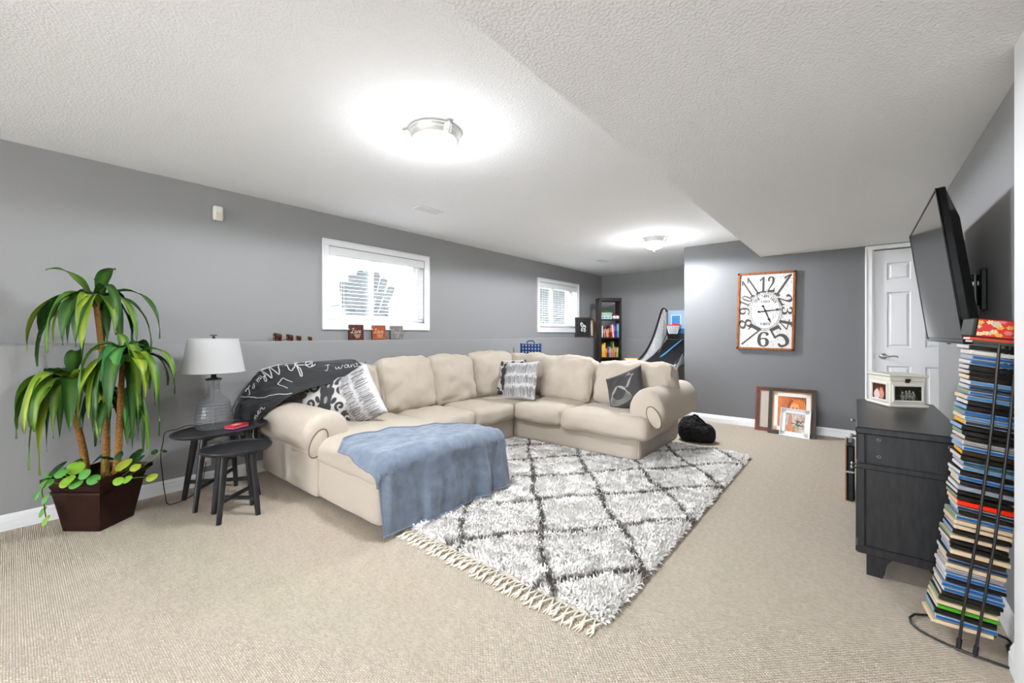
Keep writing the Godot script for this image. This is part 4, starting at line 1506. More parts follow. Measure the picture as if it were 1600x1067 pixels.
	# fuller crowns: more leaves between those
	for q in [[0, 8, 0.30, 0.34], [1, 9, 0.27, 0.36], [2, 9, 0.25, 0.38], [3, 8, 0.2, 0.26]]:
		for k in q[1]:
			var a: float = TAU * (k + rng.randf() * 0.6) / q[1]
			var reach: float = q[2] * rng.randf_range(0.55, 1.0)
			tips.append([q[0], heads[q[0]].x + cos(a) * reach, heads[q[0]].y - q[3] * rng.randf_range(0.45, 1.0), heads[q[0]].z + sin(a) * reach * 0.8, rng.randf_range(0.05, 0.075)])
	for i in tips.size():
		var q: Array = tips[i]
		var h: Vector3 = heads[q[0]] + Vector3(rng.randf_range(-0.012, 0.012), rng.randf_range(-0.07, 0.02), rng.randf_range(-0.012, 0.012))
		var tip := Vector3(q[1], q[2], q[3])
		var rise := 0.10 + 0.10 * rng.randf()
		if tip.y > h.y:
			rise = 0.04
		var reach := 0.62 if tip.y > h.y else 0.80
		var c1 := h + Vector3((tip.x - h.x) * 0.35, rise + maxf(0, tip.y - h.y) * 0.6, (tip.z - h.z) * 0.35)
		var c2 := h + Vector3((tip.x - h.x) * reach, rise * 0.9 + maxf(0, tip.y - h.y) * 1.0, (tip.z - h.z) * reach)
		if tip.y < h.y:
			c2.y = lerpf(h.y + rise, tip.y, 0.25)
			c2 += Vector3((tip.x - h.x) * 0.25, 0, (tip.z - h.z) * 0.25)
		var m: int = [0, 0, 1, 2, 3, 1][rng.randi() % 6]
		if tip.z - h.z > 0.05:
			m = 1
		s = st()
		blade(s, at.call(h), at.call(c1), at.call(c2), at.call(tip), q[4] * 1.22, rng.randf() * 9.0, base)
		obj("leaf", s, lm[m], t)
	# ivy and round leaves over the rim
	var im2 := [mat(Color(0.30, 0.55, 0.22), 0.45), mat(Color(0.45, 0.62, 0.16), 0.45), mat(Color(0.10, 0.24, 0.10), 0.5), mat(Color(0.55, 0.60, 0.18), 0.5)]
	var round_spots := [[-0.015, 0.325, -0.20, 0.033, 0], [0.035, 0.285, -0.21, 0.036, 1], [-0.075, 0.265, -0.215, 0.034, 0], [0.10, 0.315, -0.19, 0.033, 0], [0.065, 0.255, -0.20, 0.035, 0], [-0.17, 0.275, -0.12, 0.028, 0], [0.01, 0.265, -0.20, 0.036, 3], [0.22, 0.235, -0.12, 0.028, 1], [0.26, 0.31, -0.06, 0.03, 3], [0.33, 0.225, -0.03, 0.032, 3], [0.25, 0.24, -0.10, 0.028, 1], [0.0, 0.34, -0.14, 0.045, 1], [0.13, 0.27, -0.17, 0.034, 0],
		[-0.14, 0.33, -0.10, 0.055, 2], [-0.10, 0.34, -0.05, 0.06, 2], [-0.16, 0.30, -0.02, 0.05, 2], [0.18, 0.33, -0.05, 0.05, 3], [0.22, 0.35, 0.0, 0.05, 2], [0.06, 0.37, -0.02, 0.06, 2], [-0.04, 0.36, 0.05, 0.06, 2], [0.14, 0.36, 0.08, 0.055, 2], [0.33, 0.395, 0.05, 0.032, 2], [0.27, 0.385, 0.06, 0.03, 2], [0.15, 0.395, -0.04, 0.035, 2]]
	for q in round_spots:
		s = st()
		var c: Vector3 = at.call(Vector3(q[0] * 1.08, q[1] * 0.85 + 0.115, q[2] * 1.08))
		var nrm := Vector3(0.5 + rng.randf_range(-0.3, 0.3), 0.75, 0.5 + rng.randf_range(-0.3, 0.3)).normalized()
		if q[4] == 2:
			nrm = Vector3(rng.randf_range(-0.5, 0.7), 0.8, rng.randf_range(-0.3, 0.7)).normalized()
		var a := nrm.cross(Vector3.UP).normalized()
		var b := nrm.cross(a)
		leaf_disc(s, c, a, b, nrm, q[3], q[4] == 2)
		var o := obj("ivy_leaf", s, im2[q[4]], t)
		s = st()
		tube(s, [c, c.lerp(Vector3(c.x * 0.5, 0.29, c.z * 0.5), 0.6), Vector3(c.x * 0.4, 0.28, c.z * 0.4)], 0.0022, 5)
		obj("stalk", s, im2[1], o)
	# the vine hanging down the pot's front-left side
	s = st()
	var vine := [Vector3(-0.07, 0.35, -0.235), Vector3(-0.075, 0.31, -0.262), Vector3(-0.085, 0.25, -0.245), Vector3(-0.105, 0.18, -0.22), Vector3(-0.115, 0.13, -0.205)]
	var vp := []
	for p in vine:
		vp.append(at.call(p))
	tube(s, vp, 0.003, 6)
	obj("vine", s, mat(Color(0.35, 0.3, 0.15), 0.7), t)
	for q in [[-0.135, 0.275, -0.235, 0], [-0.055, 0.265, -0.265, 0], [-0.15, 0.16, -0.195, 0], [-0.125, 0.11, -0.20, 1]]:
		s = st()
		var nrm := (-fw + Vector3(0, 0.4, 0) - rt * 0.3).normalized()
		var b := (Vector3.DOWN + rt * -0.4).normalized()
		b = (b - nrm * b.dot(nrm)).normalized()
		leaf_disc(s, at.call(Vector3(q[0], q[1], q[2])), b.cross(nrm), b, nrm, 0.036, true)
		obj("ivy_leaf", s, im2[q[3]], t)

func leaf_disc(s: SurfaceTool, c: Vector3, a: Vector3, b: Vector3, n: Vector3, r: float, pointed: bool) -> void:
	grid(s, func(u: float, v: float) -> Vector3:
		var th := v * TAU
		var rr := r * u
		if pointed:
			rr *= 0.62 + 0.5 * pow(maxf(0.0, cos(th)), 3.0) + 0.18 * absf(sin(th * 1.5))
		else:
			rr *= 1.0 - 0.10 * pow(maxf(0.0, -cos(th)), 6.0)
		return c + b * cos(th) * rr + a * sin(th) * rr * (0.75 if pointed else 0.95) + n * (-0.25 * r * u * u + 0.08 * r * absf(sin(th)) * u), 4, 18)

# an arching strap leaf along a cubic curve
func blade(s: SurfaceTool, a: Vector3, b: Vector3, c: Vector3, d: Vector3, w: float, ph: float, base: Vector3) -> void:
	var fn := func(u: float, v: float) -> Vector3:
		var p := a.bezier_interpolate(b, c, d, u)
		var q := a.bezier_interpolate(b, c, d, minf(u + 0.02, 1.0)) - a.bezier_interpolate(b, c, d, maxf(u - 0.02, 0.0))
		q = q.normalized()
		var sd := q.cross(Vector3.UP)
		var flat := Vector3(d.x - a.x, 0, d.z - a.z).cross(Vector3.UP).normalized()
		sd = flat if sd.length() < 0.25 else sd.normalized().lerp(flat, 0.6).normalized()
		var n := sd.cross(q).normalized()
		var prof := (0.34 + 0.66 * smoothstep(0.0, 0.4, u)) * pow(1.0 - pow(u, 3.2), 0.85)
		var x := (v - 0.5) * 2.0
		p += sd * x * w * 0.5 * prof
		p += n * (absf(x) * absf(x) * w * 0.16 * prof + 0.006 * sin(u * 11.0 + ph + x * 1.5) * absf(x))
		if p.x + base.x < -3.975:
			p.x = -3.975 - base.x
		return p
	grid(s, fn, 14, 6)

# ---------------------------------------------------------------- black nesting tables and lamp
func build_tables() -> void:
	nest_table("side_table", "black oval-topped side table under the lamp, taller of the pair", Vector3(-3.585, 0, -0.995), 0.335, 0.225, 0.515, [Vector2(0.16, 0.20), Vector2(-0.16, 0.19), Vector2(-0.20, -0.15), Vector2(0.15, -0.19)], 0.0)
	nest_table("side_table", "low round black stool-like table in front, shorter of the pair", Vector3(-3.175, 0, -0.965), 0.205, 0.205, 0.452, [Vector2(0.085, 0.125), Vector2(0.11, -0.09), Vector2(-0.128, 0.096), Vector2(-0.10, -0.125)], 0.0)
	var lp := thing("table_lamp", "table lamp with smoked ribbed glass base and white drum shade", "lamp", Vector3(-3.61, 0.516, -0.95))
	var s := st()
	var out := [Vector2(0.0, 0.004), Vector2(0.095, 0.0), Vector2(0.108, 0.008), Vector2(0.118, 0.035), Vector2(0.117, 0.09), Vector2(0.106, 0.15), Vector2(0.104, 0.185), Vector2(0.092, 0.208), Vector2(0.062, 0.232), Vector2(0.042, 0.25), Vector2(0.036, 0.30), Vector2(0.038, 0.335), Vector2(0.054, 0.356)]
	lathe(s, out, 64, Vector3.ZERO, 0.07, 26)
	obj("glass_base", s, M.smoke, lp)
	s = st()
	lathe(s, [Vector2(0, 0.35), Vector2(0.05, 0.352), Vector2(0.05, 0.362), Vector2(0.018, 0.368), Vector2(0.015, 0.41), Vector2(0.02, 0.41), Vector2(0.02, 0.45), Vector2(0, 0.455)], 24)
	obj("socket", s, M.blackmetal, lp)
	s = st()
	tube(s, [Vector3(0, 0.01, 0), Vector3(0, 0.36, 0)], 0.005, 8)
	obj("inner_rod", s, M.steel, lp)
	s = st()
	# raised beads in rows on the glass
	for i in 7:
		var y := 0.03 + i * 0.024
		var rr := curve([0.0, 0.035, 0.09, 0.15, 0.2], [0.1, 0.118, 0.117, 0.106, 0.1], y)
		var rg := []
		for k in 52:
			var th := TAU * k / 52
			rg.append(Vector3(cos(th), 0, sin(th)) * rr * (1.0 - 0.05 * absf(sin(th * 13.0))) + Vector3(0, y, 0))
		tube(s, rg, 0.0028, 5, true)
	obj("glass_band", s, M.smoke, lp)
	s = st()
	lathe(s, [Vector2(0.195, 0.408), Vector2(0.152, 0.652)], 56)
	lathe(s, [Vector2(0.192, 0.408), Vector2(0.149, 0.652)], 56)
	var shade := mat(Color(0.72, 0.72, 0.715), 0.9)
	shade.backlight_enabled = true
	shade.backlight = Color(0.25, 0.25, 0.245)
	var so := obj("lamp_shade", s, shade, lp)
	s = st()
	for q in [[0.194, 0.410], [0.151, 0.650]]:
		var rg := []
		for k in 56:
			rg.append(Vector3(cos(TAU * k / 56) * q[0], q[1], sin(TAU * k / 56) * q[0]))
		tube(s, rg, 0.0035, 6, true)
	obj("rim", s, shade, so)
	s = st()
	for k in 3:
		var th := TAU * k / 3
		tube(s, [Vector3(0, 0.645, 0), Vector3(cos(th) * 0.15, 0.645, sin(th) * 0.15)], 0.002, 5)
	tube(s, [Vector3(0, 0.45, 0.02), Vector3(0, 0.5, 0.05), Vector3(0, 0.6, 0.05), Vector3(0, 0.65, 0.0), Vector3(0, 0.6, -0.05), Vector3(0, 0.5, -0.05), Vector3(0, 0.45, -0.02)], 0.002, 5)
	obj("harp", s, M.blackmetal, lp)
	s = st()
	lathe(s, [Vector2(0, 0.65), Vector2(0.012, 0.655), Vector2(0.008, 0.668), Vector2(0, 0.672)], 14)
	var rg2 := []
	for k in 15:
		rg2.append(Vector3(0.012 * cos(TAU * k / 15), 0.676, 0.020 * sin(TAU * k / 15)))
	tube(s, rg2, 0.004, 6, true)
	obj("finial", s, M.blackmetal, lp)
	# flex: off the table's left end, down and back along the floor
	s = st()
	tube(s, smooth([Vector3(-0.08, 0.012, 0.04), Vector3(-0.13, 0.02, 0.12), Vector3(-0.10, 0.010, 0.19), Vector3(-0.07, 0.004, 0.262), Vector3(-0.07, -0.06, 0.275), Vector3(-0.085, -0.16, 0.285), Vector3(-0.09, -0.28, 0.275), Vector3(-0.085, -0.42, 0.262), Vector3(-0.07, -0.50, 0.24), Vector3(-0.16, -0.508, 0.10), Vector3(-0.32, -0.505, 0.0), Vector3(-0.385, -0.40, -0.04), Vector3(-0.385, -0.335, -0.05)]), 0.003, 6)
	obj("flex", s, M.black, lp)
	# small red and pink box
	var bx := thing("game_box", "small red and pink box lying on the oval table beside the lamp", "box", Vector3(-3.495, 0.516, -1.06), 0.50)
	s = st()
	box(s, Vector3(0, 0.012, 0), Vector3(0.075, 0.022, 0.135), 0.002)
	obj("tray", s, mat(Color(0.78, 0.42, 0.62), 0.5), bx)
	s = st()
	box(s, Vector3(0, 0.018, 0), Vector3(0.078, 0.014, 0.138), 0.002)
	obj("lid", s, mat(Color(0.74, 0.14, 0.13), 0.45), bx)
	s = st()
	box(s, Vector3(0.008, 0.0256, 0.01), Vector3(0.04, 0.001, 0.06))
	obj("sticker", s, mat(Color(0.88, 0.62, 0.66), 0.5), bx)

func nest_table(called: String, label: String, at: Vector3, rx: float, rz: float, h: float, legs: Array, turn: float) -> void:
	var t := thing(called, label, "table", at, turn, "black nesting tables")
	var s := st()
	# oval top runs along the room's diagonal, with a raised lip
	var long := Vector3(-0.42, 0, -0.90).normalized() if rx != rz else Vector3(1, 0, 0)
	var cross := Vector3(-long.z, 0, long.x)
	var prof := [Vector2(0, -0.022), Vector2(0.9, -0.022), Vector2(0.985, -0.012), Vector2(1.0, 0.0), Vector2(0.995, 0.004), Vector2(0.97, 0.004), Vector2(0.955, -0.003), Vector2(0, -0.003)]
	for i in prof.size() - 1:
		for k in 56:
			var a := TAU * k / 56
			var b := TAU * (k + 1) / 56
			var p := func(q: Vector2, th: float) -> Vector3: return long * cos(th) * rx * q.x + cross * sin(th) * rz * q.x + Vector3.UP * (h + q.y)
			s.set_smooth_group(i + 1)
			quad(s, p.call(prof[i], a), p.call(prof[i + 1], a), p.call(prof[i + 1], b), p.call(prof[i], b))
	obj("table_top", s, M.blackwood, t)
	for q in legs:
		s = st()
		var foot := Vector3(q.x, 0, q.y)
		var head := Vector3(q.x * 0.68, h - 0.02, q.y * 0.68)
		var d := (head - foot).normalized()
		var out := Vector3(q.x, 0, q.y).normalized()
		out = (out - d * out.dot(d)).normalized()
		var sd := d.cross(out)
		var n := 10
		var r0 := []
		var r1 := []
		for k in n:
			var th := TAU * k / n
			r0.append(foot + out * cos(th) * 0.017 + sd * sin(th) * 0.014)
			r1.append(head + out * cos(th) * 0.026 + sd * sin(th) * 0.020)
		s.set_smooth_group(0)
		for k in n:
			quad(s, r0[k], r0[(k + 1) % n], r1[(k + 1) % n], r1[k])
		s.set_smooth_group(-1)
		face(s, r0, head)
		obj("leg", s, M.blackwood, t)
	for pr in [[0, 3], [1, 2]] if rx == rz else [[0, 2], [1, 3]]:
		s = st()
		var a: Vector2 = legs[pr[0]] * 0.9
		var b: Vector2 = legs[pr[1]] * 0.9
		var d := Vector3(b.x - a.x, 0, b.y - a.y)
		var y := h * 0.27 + (0.01 if pr[0] == 0 else -0.01)
		var bs := Basis(d.normalized(), Vector3.UP, d.normalized().cross(Vector3.UP))
		box(s, Vector3.ZERO, Vector3(d.length(), 0.026, 0.018), 0.004, Transform3D(bs, Vector3((a.x + b.x) / 2, y, (a.y + b.y) / 2)))
		obj("stretcher", s, M.blackwood, t)
		s = st()
		box(s, Vector3.ZERO, Vector3(d.length() * 0.75, 0.04, 0.018), 0.003, Transform3D(bs, Vector3((a.x + b.x) / 2 * 0.8, h - 0.045, (a.y + b.y) / 2 * 0.8)))
		obj("apron", s, M.blackwood, t)

# ---------------------------------------------------------------- things on the ledge
# one continuous skin round tapered capsules: [a, b, ra, rb]
func skin(s: SurfaceTool, caps: Array, cell: float, k := 0.02) -> void:
	var lo := Vector3.INF
	var hi := -Vector3.INF
	for c in caps:
		for j in 2:
			var rr: float = c[2 + j] + cell * 2 + k * 0.5
			lo = lo.min(c[j] - Vector3.ONE * rr)
			hi = hi.max(c[j] + Vector3.ONE * rr)
	var n := Vector3i(((hi - lo) / cell).ceil()) + Vector3i.ONE
	var F := PackedFloat32Array()
	F.resize(n.x * n.y * n.z)
	for x in n.x:
		for y in n.y:
			for z in n.z:
				var p := lo + Vector3(x, y, z) * cell
				var d := 1e9
				for c in caps:
					var ab: Vector3 = c[1] - c[0]
					var t := clampf((p - c[0]).dot(ab) / maxf(ab.length_squared(), 1e-9), 0, 1)
					var q: float = p.distance_to(c[0] + ab * t) - lerpf(c[2], c[3], t)
					var h := clampf(0.5 + 0.5 * (d - q) / k, 0, 1)
					d = lerpf(d, q, h) - k * h * (1 - h) if d < 1e8 else q
				F[(x * n.y + y) * n.z + z] = d
	var V := {}
	var at := func(x: int, y: int, z: int) -> float: return F[(x * n.y + y) * n.z + z]
	for x in n.x - 1:
		for y in n.y - 1:
			for z in n.z - 1:
				var acc := Vector3.ZERO
				var m := 0
				for e in [[0, 0, 0, 1, 0, 0], [0, 0, 0, 0, 1, 0], [0, 0, 0, 0, 0, 1], [1, 0, 0, 1, 1, 0], [1, 0, 0, 1, 0, 1], [0, 1, 0, 1, 1, 0], [0, 1, 0, 0, 1, 1], [0, 0, 1, 1, 0, 1], [0, 0, 1, 0, 1, 1], [1, 1, 0, 1, 1, 1], [1, 0, 1, 1, 1, 1], [0, 1, 1, 1, 1, 1]]:
					var a: float = at.call(x + e[0], y + e[1], z + e[2])
					var b: float = at.call(x + e[3], y + e[4], z + e[5])
					if (a < 0) != (b < 0):
						acc += Vector3(e[0], e[1], e[2]).lerp(Vector3(e[3], e[4], e[5]), a / (a - b))
						m += 1
				if m > 0:
					V[Vector3i(x, y, z)] = lo + (Vector3(x, y, z) + acc / m) * cell
	s.set_smooth_group(0)
	for x in range(1, n.x - 1):
		for y in range(1, n.y - 1):
			for z in range(1, n.z - 1):
				var a: bool = at.call(x, y, z) < 0
				var P := Vector3i(x, y, z)
				for ax in 3:
					var o := Vector3i.ZERO
					o[ax] = 1
					var b: bool = at.call(x + o.x, y + o.y, z + o.z) < 0
					if a == b:
						continue
					var u := Vector3i.ZERO
					var w := Vector3i.ZERO
					u[(ax + 1) % 3] = 1
					w[(ax + 2) % 3] = 1
					if V.has(P) and V.has(P - u) and V.has(P - w) and V.has(P - u - w):
						if a:
							quad(s, V[P - u - w], V[P - w], V[P], V[P - u])
						else:
							quad(s, V[P - u - w], V[P - u], V[P], V[P - w])

func build_ledge_things() -> void:
	# elephants walk towards +z; built 1 tall, then scaled
	var b := st()
	skin(b, [[Vector3(0, 0.60, -0.18), Vector3(0, 0.62, 0.18), 0.26, 0.27], [Vector3(-0.13, 0.5, 0.22), Vector3(-0.14, 0.06, 0.24), 0.12, 0.09], [Vector3(0.13, 0.5, 0.20), Vector3(0.14, 0.06, 0.16), 0.12, 0.09], [Vector3(-0.13, 0.5, -0.24), Vector3(-0.14, 0.06, -0.30), 0.13, 0.09], [Vector3(0.13, 0.5, -0.24), Vector3(0.14, 0.06, -0.22), 0.13, 0.09],
		[Vector3(0, 0.78, 0.44), Vector3(0, 0.66, 0.52), 0.18, 0.14], [Vector3(0, 0.60, 0.58), Vector3(0, 0.30, 0.64), 0.09, 0.065], [Vector3(0, 0.30, 0.64), Vector3(0, 0.14, 0.58), 0.065, 0.045], [Vector3(0, 0.62, -0.42), Vector3(0, 0.34, -0.48), 0.03, 0.02]], 0.045, 0.08)
	b.generate_normals()
	var bm := b.commit()
	var ear := st()
	soft(ear, Vector3(0.05, 0.38, 0.26), 0.024, Vector3(0.01, 0.02, 0.02), 6, 0.0)
	ear.generate_normals()
	var em := ear.commit()
	var tk := st()
	tube(tk, [Vector3(0.07, 0.58, 0.58), Vector3(0.085, 0.48, 0.66), Vector3(0.085, 0.46, 0.76)], [0.03, 0.024, 0.01], 6)
	tk.generate_normals()
	var tm := tk.commit()
	var ivory := mat(Color(0.8, 0.74, 0.62), 0.5)
	var i := 0
	for q in [[-1.577, 0.078, "largest carved wooden elephant, leftmost on the ledge"], [-1.683, 0.066, "second largest carved wooden elephant on the ledge"], [-1.763, 0.052, "third carved wooden elephant on the ledge, second smallest"], [-1.868, 0.042, "smallest carved wooden elephant, rightmost and a little apart"]]:
		var t := thing("elephant_figurine", q[2], "figurine", Vector3(-4.095, LEDGE_Y, q[0]), 0.35, "carved elephants on the ledge")
		var k: float = q[1]
		var o := inst("body", bm, M.carved, t)
		o.scale = Vector3.ONE * k
		for sd in [-1, 1]:
			var e := inst("ear", em, M.carved, t)
			e.transform = Transform3D(Basis(Vector3.UP, sd * 0.5).scaled(Vector3.ONE * k), Vector3(sd * 0.19, 0.72, 0.36) * k)
			var u := inst("tusk", tm, ivory, t)
			u.scale = Vector3(sd * k, k, k)
		i += 1
	# plaques
	for q in [[-2.377, Color(0.34, 0.16, 0.11), "Live", "dark copper square plaque with white script, left of three under the window", Color(0.93, 0.85, 0.76), 0.165], [-2.652, Color(0.66, 0.34, 0.21), "Love", "bright copper square plaque with pale script, middle of three under the window", Color(0.95, 0.78, 0.62), 0.162], [-2.888, Color(0.52, 0.50, 0.48), "Laugh", "grey square plaque with faint script, right of three under the window", Color(0.68, 0.66, 0.63), 0.158]]:
		var t := thing("plaque", q[3], "plaque", Vector3(-4.135, LEDGE_Y, q[0]), PI / 2 - 0.22, "plaques on the ledge")
		var tilt := Transform3D(Basis(Vector3.RIGHT, -0.12), Vector3.ZERO)
		var s := st()
		box(s, Vector3(0, q[5] / 2, -0.008), Vector3(0.158, q[5], 0.018), 0.002, tilt)
		obj("board", s, mat(Color(0.10, 0.08, 0.07), 0.6), t)
		s = st()
		box(s, Vector3(0, q[5] / 2, 0.002), Vector3(0.154, q[5] - 0.004, 0.004), 0.001, tilt)
		var face_m := mat(Color.WHITE, 0.45, 0.25)
		face_m.albedo_texture = ntex(0.03, FastNoiseLite.TYPE_SIMPLEX_SMOOTH, int(q[0] * 100), q[1] * 0.8, q[1] * 1.15, 4, 128)
		triplanar(face_m, 5.0, false)
		obj("front", s, face_m, t)
		s = st()
		var lines := script(q[2])
		var wide: float = lines.pop_back()[0].x
		for ln in lines:
			var pts := []
			for p in ln:
				pts.append(tilt * Vector3(((p.x + p.y * 0.2) / wide - 0.55) * 0.11, (p.y - 0.4) * 0.055 + q[5] * 0.58, 0.0045))
			tube(s, pts, 0.0022, 5)
		for k in 3:
			box(s, Vector3(0.01, q[5] * (0.34 - 0.09 * k), 0.0047), Vector3(0.07 - 0.015 * k, 0.004, 0.0008), 0.0, tilt)
		obj("lettering", s, mat(q[4], 0.6), t)
	# butterfly picture and a gilt frame behind it, at the ledge's far end
	var bf := img(96, 128, Color(0.13, 0.13, 0.135))
	stroke(bf, [Vector2(14, 12), Vector2(82, 12), Vector2(82, 116), Vector2(14, 116), Vector2(14, 12)], 1.0, Color(0.5, 0.5, 0.5))
	for c in [[42, 44, 13, 22, -0.35], [58, 62, 16, 20, 0.5], [46, 80, 13, 18, 0.5], [60, 86, 13, 16, -0.3]]:
		blob(bf, c[0], c[1], c[2], c[3], Color(0.85, 0.85, 0.83), c[4])
	for c in [[44, 46, 5, 9, -0.35], [60, 64, 6, 8, 0.5], [48, 80, 5, 7, 0.4], [60, 88, 4, 6, 0.0]]:
		blob(bf, c[0], c[1], c[2], c[3], Color(0.22, 0.22, 0.22), c[4])
	stroke(bf, [Vector2(40, 34), Vector2(50, 66), Vector2(54, 96)], 2.0, Color(0.1, 0.1, 0.1))
	picture_frame("dark framed butterfly print on the ledge beside the bookshelf", Vector3(-4.062, LEDGE_Y, -7.06), 0.86, 0.31, 0.385, 0.035, -0.06, M.espresso, null, 0.0, pic(bf, 0.25))
	picture_frame("gilt-edged picture frame tucked behind the butterfly print", Vector3(-4.065, LEDGE_Y, -7.27), 0.95, 0.26, 0.36, 0.03, -0.05, mat(Color(0.52, 0.38, 0.16), 0.4, 0.4), M.paper, 0.05, pic(img(8, 8, Color(0.4, 0.3, 0.22))))

# a framed picture leaning back by `lean`; root at its base
func picture_frame(label: String, at: Vector3, turn: float, w: float, h: float, fw: float, lean: float, fm: Material, mount: Material, mw: float, pm: Material, roll := 0.0, lip: Material = null, depth := 0.022) -> Node3D:
	var t := thing("framed_picture", label, "picture", at, turn)
	var xf := Transform3D(Basis(Vector3.RIGHT, lean) * Basis(Vector3(0, 0, 1), roll), Vector3(0, 0.002, 0))
	for q in [[0.0, fw / 2, w, fw, "x"], [0.0, h - fw / 2, w, fw, "x"], [-w / 2 + fw / 2, h / 2, fw, h, "y"], [w / 2 - fw / 2, h / 2, fw, h, "y"]]:
		var s := st()
		var inner := 0.6
		if q[4] == "x":
			var up: float = -1.0 if q[1] < h / 2 else 1.0
			prism(s, PackedVector2Array([Vector2(-w / 2, q[1] + up * fw / 2), Vector2(w / 2, q[1] + up * fw / 2), Vector2(w / 2 - fw, q[1] - up * fw / 2), Vector2(-w / 2 + fw, q[1] - up * fw / 2)]), -depth, 0, xf)
			prism(s, PackedVector2Array([Vector2(-w / 2, q[1] + up * fw / 2), Vector2(w / 2, q[1] + up * fw / 2), Vector2(w / 2 - fw * 0.5, q[1]), Vector2(-w / 2 + fw * 0.5, q[1])]), -0.002, 0.007, xf)
		else:
			var sd: float = -1.0 if q[0] < 0 else 1.0
			prism(s, PackedVector2Array([Vector2(sd * w / 2, 0), Vector2(sd * w / 2, h), Vector2(sd * (w / 2 - fw), h - fw), Vector2(sd * (w / 2 - fw), fw)]), -depth, 0, xf)
			prism(s, PackedVector2Array([Vector2(sd * w / 2, 0), Vector2(sd * w / 2, h), Vector2(sd * (w / 2 - fw * 0.5), h - fw * 0.5), Vector2(sd * (w / 2 - fw * 0.5), fw * 0.5)]), -0.002, 0.007, xf)
		obj("frame_side", s, fm, t)
	if lip:
		var s := st()
		for q in [[0.0, fw + 0.005, w - 2 * fw, 0.01], [0.0, h - fw - 0.005, w - 2 * fw, 0.01], [-w / 2 + fw + 0.005, h / 2, 0.01, h - 2 * fw], [w / 2 - fw - 0.005, h / 2, 0.01, h - 2 * fw]]:
			box(s, Vector3(q[0], q[1], -0.002), Vector3(q[2], q[3], 0.006), 0.001, xf)
		obj("inner_lip", s, lip, t)
	var s := st()
	box(s, Vector3(0, h / 2, -depth + 0.003), Vector3(w - fw, h - fw, 0.004), 0.0, xf)
	obj("backing", s, M.paper, t)
	if mount:
		s = st()
		for q in [[0.0, fw + mw / 2, w - 2 * fw, mw], [0.0, h - fw - mw / 2, w - 2 * fw, mw], [-w / 2 + fw + mw / 2, h / 2, mw, h - 2 * fw], [w / 2 - fw - mw / 2, h / 2, mw, h - 2 * fw]]:
			box(s, Vector3(q[0], q[1], -0.009), Vector3(q[2], q[3], 0.004), 0.0008, xf)
		obj("mount", s, mount, t)
	s = st()
	picture(s, Vector3(0, h / 2, -0.0125), w - 2 * fw - 2 * mw + 0.004, h - 2 * fw - 2 * mw + 0.004, xf)
	obj("print", s, pm, t)
	return t

